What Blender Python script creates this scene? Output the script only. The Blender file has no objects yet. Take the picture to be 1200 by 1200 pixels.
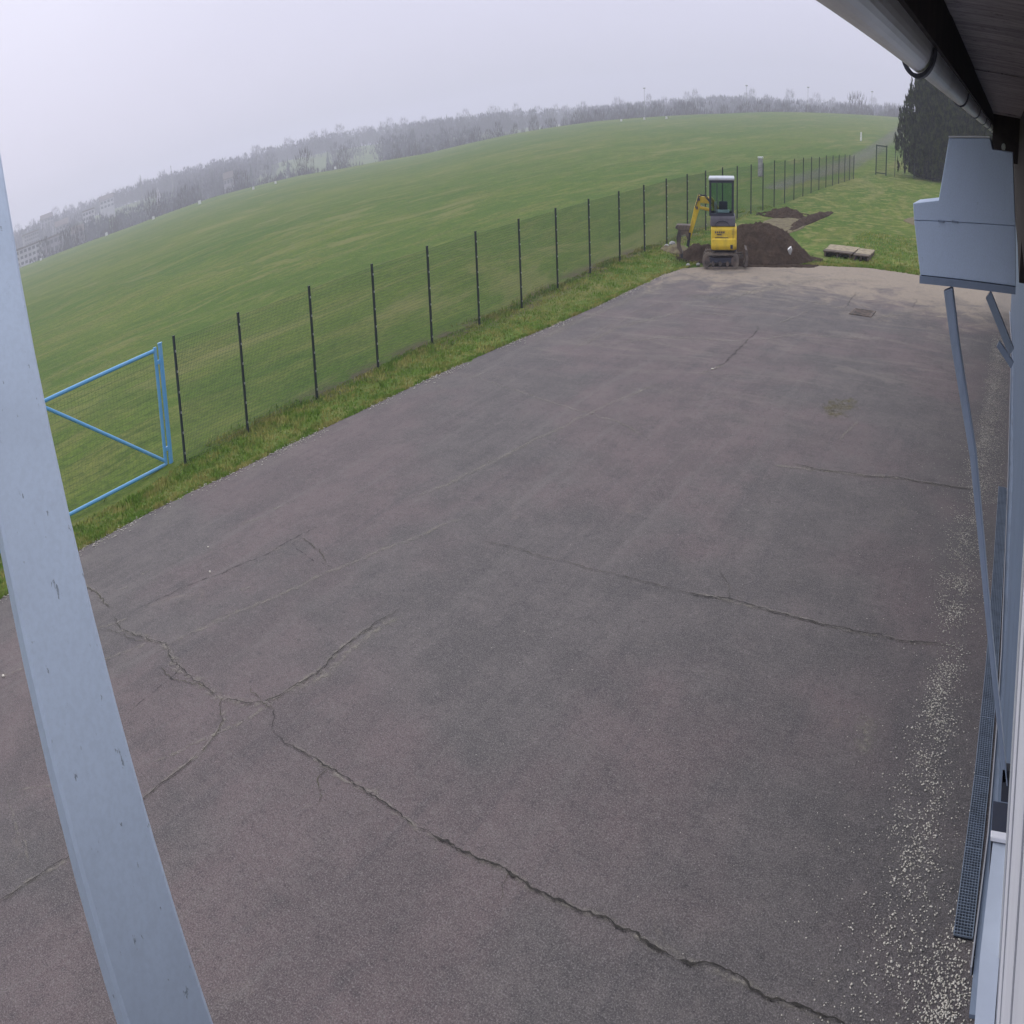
import bpy, bmesh, math, random
import numpy as np
from mathutils import Matrix, Vector, noise as mnoise

random.seed(7)
rng = np.random.default_rng(11)
sc = bpy.context.scene
COL = sc.collection

# ------------------------------------------------------------------ camera
# A surveillance camera under the eaves, 3.84 m above the yard, whose wide lens bends the horizon.
CAM_H = 3.84
CR = Vector((0.798488, 0.597883, -0.070376))
CU = Vector((-0.100395, 0.247513, 0.963669))
CF = Vector((-0.59358, 0.762413, -0.25766))
LON0, SX, LAT0, SY = 0.0005, 895.18, -0.0037, 1683.49
cd = bpy.data.cameras.new('camera')
cam = bpy.data.objects.new('camera', cd)
COL.objects.link(cam)
sc.camera = cam
cd.type = 'PANO'
cd.panorama_type = 'EQUIRECTANGULAR'
cd.longitude_min = LON0 - 600 / SX
cd.longitude_max = LON0 + 600 / SX
cd.latitude_min = LAT0 - 600 / SY
cd.latitude_max = LAT0 + 600 / SY
cd.clip_start = 0.02
cd.clip_end = 6000
cam.matrix_world = Matrix(((CR[0], CU[0], -CF[0], 0), (CR[1], CU[1], -CF[1], 0), (CR[2], CU[2], -CF[2], CAM_H), (0, 0, 0, 1)))

# ------------------------------------------------------------------ world, sun, exposure
SUN_EL, SUN_ROT = math.radians(34), math.radians(-75)
world = bpy.data.worlds.new('World')
sc.world = world
world.use_nodes = True
wt = world.node_tree
bg = wt.nodes['Background']
bg.inputs[1].default_value = 0.1
sky = wt.nodes.new('ShaderNodeTexSky')
sky.sky_type = 'NISHITA'
sky.sun_disc = False
sky.sun_elevation = SUN_EL
sky.sun_rotation = SUN_ROT
sky.dust_density = 4.0
tc = wt.nodes.new('ShaderNodeTexCoord')
sep = wt.nodes.new('ShaderNodeSeparateXYZ')
wt.links.new(tc.outputs['Generated'], sep.inputs[0])
ramp = wt.nodes.new('ShaderNodeValToRGB')
cr = ramp.color_ramp
cr.elements[0].position = 0.0
cr.elements[0].color = (0.475, 0.465, 0.56, 1)
cr.elements[1].position = 1.0
cr.elements[1].color = (0.92, 0.93, 0.98, 1)
e = cr.elements.new(0.10); e.color = (0.495, 0.49, 0.61, 1)
e = cr.elements.new(0.32); e.color = (0.53, 0.54, 0.66, 1)
wt.links.new(sep.outputs[2], ramp.inputs[0])
wn = wt.nodes.new('ShaderNodeTexNoise')
wn.inputs['Scale'].default_value = 2.2
wn.inputs['Detail'].default_value = 3
wmp = wt.nodes.new('ShaderNodeMapping')
wmp.inputs['Scale'].default_value = (1, 1, 3.5)
wt.links.new(tc.outputs['Generated'], wmp.inputs[0])
wt.links.new(wmp.outputs[0], wn.inputs['Vector'])
wm = wt.nodes.new('ShaderNodeMapRange')
wm.inputs['From Min'].default_value = 0.25; wm.inputs['From Max'].default_value = 0.75
wm.inputs['To Min'].default_value = 10.8; wm.inputs['To Max'].default_value = 11.8
wt.links.new(wn.outputs[0], wm.inputs[0])
vm = wt.nodes.new('ShaderNodeVectorMath'); vm.operation = 'SCALE'
wt.links.new(ramp.outputs[0], vm.inputs[0]); wt.links.new(wm.outputs[0], vm.inputs['Scale'])
mx = wt.nodes.new('ShaderNodeMix'); mx.data_type = 'RGBA'
mx.inputs[0].default_value = 0.96
wt.links.new(sky.outputs[0], mx.inputs[6]); wt.links.new(vm.outputs[0], mx.inputs[7])
wt.links.new(mx.outputs[2], bg.inputs[0])

sl = bpy.data.lights.new('sun', 'SUN')
sl.energy = 0.8
sl.angle = math.radians(40)
sl.color = (1.0, 0.97, 0.93)
so = bpy.data.objects.new('sun', sl)
COL.objects.link(so)
# sky rotation r points the sun towards (sin r, cos r)
sd = Vector((math.sin(SUN_ROT) * math.cos(SUN_EL), math.cos(SUN_ROT) * math.cos(SUN_EL), math.sin(SUN_EL)))
so.rotation_euler = (-sd).to_track_quat('-Z', 'Y').to_euler()
so.location = (-20, 5, 40)

sc.view_settings.view_transform = 'Standard'
sc.view_settings.look = 'None'
sc.view_settings.gamma = 1
sc.view_settings.use_curve_mapping = False
sc.view_settings.exposure = 0.5
sc.render.engine = 'CYCLES'
sc.cycles.use_denoising = True
sc.cycles.max_bounces = 5
sc.cycles.diffuse_bounces = 3
sc.cycles.volume_bounces = 1
sc.cycles.transparent_max_bounces = 12
sc.cycles.use_fast_gi = False

# ------------------------------------------------------------------ geometry of the view
def ray(x, y):
    lon = (x - 600) / SX + LON0
    lat = -(y - 600) / SY + LAT0
    return CR * (math.sin(lon) * math.cos(lat)) + CU * math.sin(lat) + CF * (math.cos(lon) * math.cos(lat))

def G(x, y, z=0.0):
    d = ray(x, y)
    t = (z - CAM_H) / d[2]
    return Vector((d[0] * t, d[1] * t, z))

def YP(x, y, yy):
    d = ray(x, y)
    t = yy / d[1]
    return Vector((d[0] * t, yy, d[2] * t + CAM_H))

def sm(a, b, x):
    t = min(1.0, max(0.0, (x - a) / (b - a)))
    return t * t * (3 - 2 * t)

def interp(x, xs, ys):
    return float(np.interp(x, xs, ys))

# left and far edge of the asphalt
EDGE = [(-15.6, -8), (-16.2, 0), (-16.72, 3.69), (-17.1, 5.83), (-17.13, 7.4), (-17.07, 8.67), (-16.85, 9.92), (-16.76, 11.35), (-16.45, 14.32), (-16.26, 17.19), (-15.91, 20.47), (-15.65, 22.6), (-15.45, 25.65), (-15.5, 28.79), (-15.54, 31.72), (-15.27, 33.3), (-14.3, 34.2), (-12.99, 34.9), (-11.4, 35.9), (-9.86, 36.9), (-7.1, 38.1), (-4.52, 38.3), (-1.0, 38.5), (0.2, 38.6)]
def edge_x(y):
    return interp(y, [p[1] for p in EDGE[:16]], [p[0] for p in EDGE[:16]])
def edge_y(x):
    return interp(x, [p[0] for p in EDGE[15:]], [p[1] for p in EDGE[15:]])

CREST_AZ = [-180, -90, -72.9, -65, -58.7, -52.4, -49.3, -43, -36.8, -30.6, -27.5, -21.3, -18.3, -12.1, -9, 0, 90]
CREST_EL = [-.1, -.1, -.12, -.14, -.03, -.13, -.27, -.36, -.11, .06, .09, .19, .29, .40, .46, .5, .5]
TOP_AZ = [-180, -73, -67, -61.6, -55.3, -49, -42.9, -36.7, -30.6, -27.5, -22, -18.3, -12, -9, 90]
TOP_EL = [1.4, 1.40, 1.56, 1.5, 1.36, 1.22, 1.0, .92, .70, .74, .92, .88, .84, .88, .9]
FZY = [0, 8.5, 9.9, 14, 20, 25, 30, 35, 40, 48, 60, 70, 83, 120]
FZ = [-.05, -.05, .06, .04, .03, -.03, .12, .15, .18, .22, .26, .34, .26, .4]
RC = 340.0
def terrain(x, y):
    r = math.hypot(x, y)
    az = math.degrees(math.atan2(x, y))
    zc = CAM_H + RC * math.tan(math.radians(interp(az, CREST_AZ, CREST_EL)))
    # yard level, fence-line level
    fz = interp(y, FZY, FZ)
    if y < 37.5:
        k = sm(edge_x(min(y, 33)), -18.4, x) if x < -15 else 0
        k = 1 - sm(-18.4, edge_x(min(y, 33)), x)
    else:
        k = sm(37.5, 50, y)
    near = fz * k
    t = max(0.0, (r - 60) / (RC - 60))
    if r <= RC:
        z = near * (1 - min(1, t * 1.0)) + zc * (t ** 1.15)
    else:
        top = CAM_H + 950 * math.tan(math.radians(interp(az, TOP_AZ, TOP_EL) - .75))
        low = zc - 7.0
        if r < 450:
            z = zc + (low - zc) * sm(RC, 450, r)
        elif r < 950:
            z = low + (top - low) * sm(450, 950, r)
        else:
            z = top - 14 * sm(1000, 2400, r)
        if r > 450:
            z += 1.5 * mnoise.noise(Vector((x / 160, y / 160, 3)))
    if r > 60 and r <= RC:
        z += 0.06 * min(1, (r - 60) / 60) * (1 - sm(280, 340, r)) * mnoise.noise(Vector((x / 22, y / 22, 0)))
    return z

def hit(px, py, lo=5.0, hi=1500.0):
    d = ray(px, py)
    h = math.hypot(d[0], d[1])
    prev = lo
    s = lo
    while s < hi:
        t = s / h
        if CAM_H + d[2] * t < terrain(d[0] * t, d[1] * t):
            a, b = prev, s
            for _ in range(24):
                m = (a + b) / 2
                t = m / h
                if CAM_H + d[2] * t < terrain(d[0] * t, d[1] * t): b = m
                else: a = m
            t = b / h
            return Vector((d[0] * t, d[1] * t, terrain(d[0] * t, d[1] * t)))
        prev = s
        s *= 1.02
    return None

def polar(az, r):
    a = math.radians(az)
    return r * math.sin(a), r * math.cos(a)

# ------------------------------------------------------------------ node materials
def new_mat(name, rough=0.8, metal=0.0, col=(.5, .5, .5), spec=0.4):
    m = bpy.data.materials.new(name)
    m.use_nodes = True
    b = m.node_tree.nodes['Principled BSDF']
    b.inputs['Base Color'].default_value = (*col, 1)
    b.inputs['Roughness'].default_value = rough
    b.inputs['Metallic'].default_value = metal
    b.inputs['Specular IOR Level'].default_value = spec
    return m

class NT:
    def __init__(s, m):
        s.m = m; s.t = m.node_tree; s.b = s.t.nodes['Principled BSDF']
        s.tc = s.t.nodes.new('ShaderNodeTexCoord')
    def n(s, k, **kw):
        a = s.t.nodes.new(k)
        for q, v in kw.items(): setattr(a, q, v)
        return a
    def l(s, a, b): s.t.links.new(a, b)
    def mapping(s, scale=(1, 1, 1), rot=(0, 0, 0)):
        a = s.n('ShaderNodeMapping')
        a.inputs['Scale'].default_value = scale
        a.inputs['Rotation'].default_value = rot
        s.l(s.tc.outputs['Object'], a.inputs[0])
        return a.outputs[0]
    def noise(s, scale, detail=4, rough=.55, vec=None, dist=0.0):
        a = s.n('ShaderNodeTexNoise')
        a.inputs['Scale'].default_value = scale
        a.inputs['Detail'].default_value = detail
        a.inputs['Roughness'].default_value = rough
        a.inputs['Distortion'].default_value = dist
        s.l(vec if vec is not None else s.tc.outputs['Object'], a.inputs['Vector'])
        return a.outputs[0]
    def mr(s, v, a, b, c=0.0, d=1.0, smooth=True):
        q = s.n('ShaderNodeMapRange')
        if smooth: q.interpolation_type = 'SMOOTHSTEP'
        q.inputs['From Min'].default_value = a; q.inputs['From Max'].default_value = b
        q.inputs['To Min'].default_value = c; q.inputs['To Max'].default_value = d
        s.l(v, q.inputs[0])
        return q.outputs[0]
    def math(s, op, a, b=None):
        q = s.n('ShaderNodeMath', operation=op)
        for i, v in enumerate((a, b)):
            if v is None: continue
            if isinstance(v, (int, float)): q.inputs[i].default_value = v
            else: s.l(v, q.inputs[i])
        return q.outputs[0]
    def mix(s, f, a, b, mode='MIX'):
        q = s.n('ShaderNodeMix', data_type='RGBA', blend_type=mode)
        if isinstance(f, (int, float)): q.inputs[0].default_value = f
        else: s.l(f, q.inputs[0])
        for i, v in ((6, a), (7, b)):
            if isinstance(v, tuple): q.inputs[i].default_value = (*v, 1)
            else: s.l(v, q.inputs[i])
        return q.outputs[2]
    def xyz(s):
        q = s.n('ShaderNodeSeparateXYZ'); s.l(s.tc.outputs['Object'], q.inputs[0]); return q.outputs
    def bump(s, h, strength=.3, dist=.02):
        q = s.n('ShaderNodeBump')
        q.inputs['Strength'].default_value = strength
        q.inputs['Distance'].default_value = dist
        s.l(h, q.inputs['Height']); s.l(q.outputs[0], s.b.inputs['Normal'])
    def color(s, c): s.l(c, s.b.inputs['Base Color'])

def mat_ground():
    m = new_mat('field_grass', .95, spec=.1); t = NT(m)
    st = t.mapping((1.0, .28, 1), (0, 0, math.radians(62)))
    big = t.noise(.035, 5, .6, st)
    mid = t.noise(.35, 5, .65, st, .6)
    fine = t.noise(3.4, 8, .8)
    tiny = t.noise(38, 3, .7)
    c = t.mix(t.mr(big, .38, .62), (.068, .142, .014), (.125, .178, .026))
    c = t.mix(t.math('MULTIPLY', t.mr(mid, .46, .66), .7), c, (.175, .180, .050))
    c = t.mix(t.math('MULTIPLY', t.mr(t.noise(.11, 4, .6), .50, .62), .55), c, (.058, .128, .013))
    c = t.mix(t.mr(fine, .42, .62), c, t.mix(.7, c, (.040, .075, .014)))
    g3 = t.noise(11, 5, .8)
    c = t.mix(t.mr(g3, .5, .66, 0, .55), c, (.20, .23, .05))
    c = t.mix(t.mr(g3, .46, .34, 0, .5), c, (.035, .065, .012))
    c = t.mix(t.mr(fine, .56, .8, 0, .55), c, (.19, .19, .085))
    c = t.mix(t.mr(tiny, .35, .75, 0, .5), c, t.mix(.6, c, (.02, .04, .01)))
    st3 = t.mapping((1.0, .35, 1), (0, 0, math.radians(70)))
    g4 = t.noise(.9, 6, .75, st3, .5)
    c = t.mix(t.mr(g4, .51, .66, 0, .42), c, (.185, .200, .048))
    c = t.mix(t.mr(g4, .47, .34, 0, .5), c, (.040, .085, .010))
    g5 = t.noise(.16, 5, .7, st3, .8)
    c = t.mix(t.mr(g5, .53, .66, 0, .5), c, (.205, .195, .075))
    # worn brown soil along the fence
    x, y, z = t.xyz()
    d = t.math('ABSOLUTE', t.math('ADD', x, 18.75))
    k = t.math('MULTIPLY', t.mr(d, .3, 1.3, 1, 0), t.mr(t.noise(.7, 4, .7), .43, .55))
    k = t.math('MULTIPLY', k, t.mr(y, 10, 16))
    k = t.math('MULTIPLY', k, t.mr(y, 38, 60, 1, 0))
    c = t.mix(t.math('MULTIPLY', k, .8), c, (.105, .08, .055))
    # bright trimmed verge between fence and asphalt
    v = t.math('MULTIPLY', t.mr(x, -18.4, -17.6), t.mr(t.noise(.5, 3, .6), .40, .6))
    v = t.math('MULTIPLY', v, t.mr(y, 40, 46, 1, 0))
    c = t.mix(t.math('MULTIPLY', v, .5), c, (.125, .20, .038))
    v2 = t.math('MULTIPLY', t.mr(x, -18.2, -17.2), t.mr(t.noise(1.1, 5, .7), .5, .62))
    c = t.mix(t.math('MULTIPLY', v2, .6), c, (.25, .23, .09))
    t.color(c)
    t.bump(t.math('ADD', t.math('MULTIPLY', fine, 1.0), t.math('MULTIPLY', tiny, .5)), .55, .09)
    return m

def mat_asphalt():
    m = new_mat('worn_asphalt', .9, spec=.25); t = NT(m)
    x, y, z = t.xyz()
    big = t.noise(.16, 4, .6)
    med = t.noise(.8, 5, .6)
    c = t.mix(t.mr(big, .44, .56), (.112, .100, .098), (.138, .106, .107))
    c = t.mix(t.mr(med, .40, .60, 0, .7), c, t.mix(.5, c, (.050, .049, .050)))
    # long scuffs and paver lanes running along the yard
    st = t.mapping((2.2, .12, 1))
    s1 = t.noise(1.1, 5, .65, st, .4)
    c = t.mix(t.math('MULTIPLY', t.math('MULTIPLY', t.mr(s1, .52, .68), t.mr(x, -1, -8, .15, 1)), .42), c, (.160, .145, .138))
    c = t.mix(t.math('MULTIPLY', t.mr(s1, .46, .34), .30), c, (.058, .056, .061))
    # tyre swirls at the far end, crossing lines
    st2 = t.mapping((.35, 1.5, 1), (0, 0, .12))
    s2 = t.noise(.9, 5, .65, st2, 1.2)
    k = t.math('MULTIPLY', t.mr(y, 13, 26), t.mr(s2, .5, .66))
    c = t.mix(t.math('MULTIPLY', k, .6), c, (.215, .190, .165))
    k = t.math('MULTIPLY', t.mr(y, 12, 24), t.mr(s2, .47, .36))
    c = t.mix(t.math('MULTIPLY', k, .45), c, (.085, .08, .085))
    # sandy soil trampled over the far end and along the left edge
    n = t.noise(.7, 6, .7, None, 1.0)
    k = t.math('ADD', t.mr(y, 26, 36.5, 0, 1, False), t.math('MULTIPLY', t.math('SUBTRACT', n, .5), 1.9))
    c = t.mix(t.math('MULTIPLY', t.mr(k, .22, .85), .92), c, (.335, .275, .205))
    k = t.math('MULTIPLY', t.mr(x, -15.6, -16.9, 0, 1, False), t.mr(n, .42, .62))
    c = t.mix(t.math('MULTIPLY', k, .6), c, (.20, .185, .16))
    # darker strip by the wall
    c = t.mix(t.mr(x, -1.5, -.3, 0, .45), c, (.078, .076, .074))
    # blotches, weathering mottles and grit at several sizes
    m1 = t.noise(2.6, 6, .75); m2 = t.noise(8, 5, .8); m3 = t.noise(24, 4, .8)
    c = t.mix(t.mr(m1, .50, .68, 0, .38), c, (.165, .142, .135))
    c = t.mix(t.mr(m1, .46, .32, 0, .40), c, (.046, .044, .046))
    c = t.mix(t.mr(m2, .52, .66, 0, .40), c, (.185, .165, .160))
    c = t.mix(t.mr(m2, .47, .34, 0, .45), c, (.040, .038, .040))
    c = t.mix(t.mr(m3, .52, .64, 0, .36), c, (.215, .195, .19))
    c = t.mix(t.mr(m3, .47, .36, 0, .36), c, (.030, .028, .031))
    # aggregate
    a = t.noise(62, 4, .85)
    c = t.mix(t.mr(a, .50, .66, 0, .75), c, (.29, .265, .265))
    c = t.mix(t.mr(a, .48, .33, 0, .8), c, (.035, .033, .037))
    v = t.n('ShaderNodeTexVoronoi'); v.inputs['Scale'].default_value = 20
    t.l(t.tc.outputs['Object'], v.inputs['Vector'])
    sp = t.math('MULTIPLY', t.mr(v.outputs['Distance'], .12, .06), t.mr(t.noise(9, 2), .60, .66))
    c = t.mix(t.math('MULTIPLY', sp, .8), c, (.36, .34, .30))
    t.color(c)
    t.bump(t.math('ADD', a, t.math('MULTIPLY', m3, .9)), .6, .014)
    return m

def mat_simple(name, c1, c2, scale=6, rough=.7, metal=0, bump=.1, bd=.01, spec=.3, detail=5, lo=.35, hi=.65):
    m = new_mat(name, rough, metal, c1, spec); t = NT(m)
    n = t.noise(scale, detail, .65)
    t.color(t.mix(t.mr(n, lo, hi), c1, c2))
    if bump: t.bump(n, bump, bd)
    return m

def mat_paint(name, c, dirt, streak=(4, 4, 1), rough=.5, metal=0.0, spots=0.0, spec=.4):
    m = new_mat(name, rough, metal, c, spec); t = NT(m)
    n1 = t.noise(1.6, 4, .6, t.mapping(streak))
    n2 = t.noise(30, 4, .7)
    col = t.mix(t.mr(n1, .42, .72, 0, .55), c, dirt)
    col = t.mix(t.mr(n2, .5, .75, 0, .25), col, dirt)
    if spots:
        n3 = t.noise(46, 4, .7, t.mapping((1, 2.2, 1)))
        col = t.mix(t.mr(n3, .655, .70, 0, spots), col, tuple(v * .45 for v in dirt))
        n4 = t.noise(160, 2, .6)
        col = t.mix(t.mr(n4, .35, .7, 0, .25), col, tuple(v * .75 for v in c))
    t.color(col)
    t.bump(n2, .08, .004)
    return m

def mat_seam(name, col, strength):
    m = new_mat(name, .95, 0, col, .1); t = NT(m)
    m.blend_method = 'HASHED' if hasattr(m, 'blend_method') else None
    at = t.n('ShaderNodeAttribute', attribute_name='fade')
    n = t.noise(9, 5, .75)
    k = t.math('MULTIPLY', at.outputs['Fac'], t.mr(n, .38, .66))
    k = t.math('MULTIPLY', k, strength)
    t.l(k, t.b.inputs['Alpha'])
    return m

M = {}
M['ground'] = mat_ground()
M['asphalt'] = mat_asphalt()
M['crack'] = mat_simple('crack_shade_grit', (.018, .017, .016), (.045, .04, .034), 25, .95, 0, .3)  # shade inside the open cracks painted as dark colour, with grit
M['crack_shade_moss'] = mat_simple('crack_shade_moss', (.03, .028, .022), (.07, .065, .035), 8, .95, 0, .3)  # same painted crack shade, with a mossy tone
M['seam_pale'] = mat_seam('pale_dust_seam', (.30, .275, .235), .62)
M['seam_dark'] = mat_seam('dark_seam', (.04, .038, .04), .75)
M['moss'] = mat_seam('moss_patch', (.17, .15, .055), .8)
M['pebble'] = mat_simple('pale_pebbles', (.66, .62, .54), (.42, .39, .33), 14, .85, 0, .1)
M['rail'] = mat_paint('bluish_steel', (.21, .26, .345), (.13, .15, .18), (6, 1, 1), .5, .0)
M['rail_light'] = mat_paint('light_rail', (.34, .35, .38), (.22, .22, .23), (6, 1, 1), .5, .0)
M['grate'] = mat_paint('galvanised_grate', (.20, .245, .31), (.10, .12, .15), (3, 3, 1), .5, .3)
M['channel'] = mat_simple('channel_dark', (.012, .014, .018), (.03, .03, .03), 12, .95)  # near-black sheet lying beneath the grate bars
M['wall_white'] = mat_paint('white_render', (.62, .63, .68), (.45, .46, .52), (1, 1, .4), .7)
M['housing'] = mat_paint('pale_blue_cover', (.40, .45, .54), (.33, .37, .45), (1, 1, 1), .5)
M['farglass'] = new_mat('far_window', .5, 0, (.10, .10, .12), .3)
M['wall_bright'] = mat_paint('white_trim', (.78, .80, .80), (.60, .62, .64), (1, 1, .4), .6)
M['sill'] = mat_paint('white_sill', (.80, .80, .84), (.6, .6, .66), (1, 1, 1), .4)
M['door'] = mat_paint('blue_grey_door', (.115, .16, .235), (.08, .105, .14), (1, 1, .5), .55)
M['dark'] = mat_simple('dark_brown', (.018, .014, .013), (.035, .026, .022), 5, .85)  # near-black brown for upper wall, header and roof edge
def mat_soffit():
    m = new_mat('weathered_soffit_board', .85, spec=.2); t = NT(m)
    n = t.noise(2.2, 5, .65, t.mapping((.6, 5, 1)))
    n2 = t.noise(7, 5, .7, t.mapping((.4, 7, 1)))
    c = t.mix(t.mr(n, .35, .65), (.50, .45, .45), (.30, .27, .27))
    n3 = t.noise(11, 6, .8)
    c = t.mix(t.mr(n2, .50, .66, 0, .75), c, (.07, .058, .06))
    c = t.mix(t.mr(n3, .50, .66, 0, .55), c, (.34, .30, .29))
    c = t.mix(t.mr(n3, .46, .34, 0, .6), c, (.05, .04, .042))
    t.color(c); t.bump(n2, .4, .01)
    return m
M['soffit'] = mat_soffit()
M['zinc'] = mat_paint('zinc_gutter', (.90, .90, .90), (.58, .57, .54), (1, .5, 1), .36, .45)
M['zinc_dark'] = mat_paint('dark_bracket', (.06, .06, .085), (.03, .03, .04), (1, 1, 1), .5, .3)
M['gate_green'] = mat_paint('dark_green_gate', (.004, .030, .018), (.01, .03, .025), (2, 2, 1), .5)
M['box'] = mat_paint('blue_grey_sheet', (.50, .60, .78), (.42, .50, .66), (2, 2, .6), .45, 0, .25)
M['box_edge'] = mat_paint('sheet_edge', (.21, .26, .36), (.15, .19, .26), (2, 2, 1), .5)
M['brace'] = mat_paint('grey_painted_steel', (.50, .59, .74), (.36, .42, .52), (1.6, 1.6, 1.6), .5, 0, .85)
M['blue'] = mat_paint('sky_blue_paint', (.125, .38, .68), (.24, .42, .58), (3, 3, 3), .45, 0, .5)
M['post'] = mat_paint('dark_green_post', (.012, .022, .024), (.03, .04, .04), (2, 2, 1), .5)
M['clip'] = mat_simple('metal_clip', (.35, .36, .36), (.25, .25, .25), 9, .4, .5)
M['wire'] = mat_simple('green_wire', (.02, .035, .028), (.04, .055, .045), 9, .6)
M['soil'] = None
def mat_soil():
    m = new_mat('fresh_soil', .97, spec=.1); t = NT(m)
    n = t.noise(3.0, 6, .7); n2 = t.noise(18, 5, .75)
    c = t.mix(t.mr(n, .35, .65), (.050, .034, .024), (.085, .058, .040))
    c = t.mix(t.mr(n2, .5, .72, 0, .6), c, (.125, .092, .066))
    c = t.mix(t.mr(n2, .45, .3, 0, .7), c, (.026, .018, .013))
    t.color(c); t.bump(t.math('ADD', n, n2), 1.0, .12)
    return m
M['soil'] = mat_soil()
M['soil_dry'] = mat_simple('dry_earth', (.17, .15, .075), (.10, .078, .05), 3.5, .97, 0, .8, .06)
M['yellow'] = mat_paint('digger_yellow', (.74, .52, .03), (.30, .21, .05), (3, 3, 3), .45, 0, .5)
M['digger_grey'] = mat_paint('digger_grey', (.10, .095, .115), (.055, .05, .055), (3, 3, 3), .6)
M['digger_dark'] = mat_paint('cab_frame', (.02, .025, .045), (.03, .03, .035), (3, 3, 3), .5)
M['track'] = mat_simple('muddy_rubber', (.11, .095, .085), (.20, .165, .13), 5, .9, 0, .5, .02)
M['mudmetal'] = mat_simple('muddy_metal', (.06, .055, .052), (.17, .13, .105), 4, .8, .1, .4, .02)
M['rust'] = mat_simple('rusty_cap', (.16, .10, .08), (.24, .19, .16), 6, .85, .1, .3)
M['roofwhite'] = mat_paint('white_roof', (.52, .55, .60), (.45, .45, .45), (3, 3, 3), .4)
M['plank'] = mat_simple('weathered_plank', (.36, .30, .20), (.22, .185, .13), 5, .85, 0, .3)
M['plank_dark'] = mat_simple('shaded_plank', (.13, .10, .075), (.07, .055, .042), 4, .85, 0, .3)  # shade on the front side of the stacks put into the wood colour
M['white'] = mat_simple('white_plastic', (.78, .78, .78), (.6, .6, .6), 4, .5)
M['greypost'] = mat_simple('pale_grey_post', (.34, .34, .33), (.25, .25, .24), 4, .7)
M['needle'] = mat_simple('conifer_green_shaded', (.004, .010, .003), (.050, .070, .016), 2.6, .9, 0, 0, spec=.1, lo=.44, hi=.58)  # dark noise paints self-shadow between the clumps into the green
M['bark'] = mat_simple('grey_bark', (.085, .075, .07), (.05, .043, .04), 4, .9)
M['twig'] = mat_simple('winter_twigs', (.085, .068, .072), (.055, .046, .050), .05, .95, 0, 0, spec=.1)
M['forest'] = mat_simple('winter_wood', (.060, .056, .074), (.040, .042, .052), .03, .95, 0, 0, spec=.05)
M['fir'] = mat_simple('far_evergreen', (.030, .050, .035), (.045, .065, .045), .05, .95, 0, 0, spec=.05)
M['path'] = mat_seam('grey_track', (.20, .185, .19), .75)
M['grassblade'] = mat_simple('grass_blades', (.14, .235, .035), (.31, .30, .09), 1.3, .9, 0, 0, spec=.1, lo=.42, hi=.6)
M['house'] = mat_simple('pale_facade', (.33, .31, .33), (.25, .24, .26), .3, .85, 0, 0)
M['housewhite'] = mat_simple('white_facade', (.52, .51, .53), (.42, .4, .42), .3, .85, 0, 0)
M['roof'] = mat_simple('grey_roof', (.12, .10, .10), (.16, .13, .12), .5, .85, 0, 0)
M['glassdark'] = new_mat('dark_glass', .15, 0, (.02, .025, .035), .5)
def mat_glass():
    m = new_mat('cab_glass', .05, 0, (.55, .70, .68), .5)
    b = m.node_tree.nodes['Principled BSDF']
    b.inputs['Transmission Weight'].default_value = 1.0
    b.inputs['IOR'].default_value = 1.05
    return m
M['glass'] = mat_glass()

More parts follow.
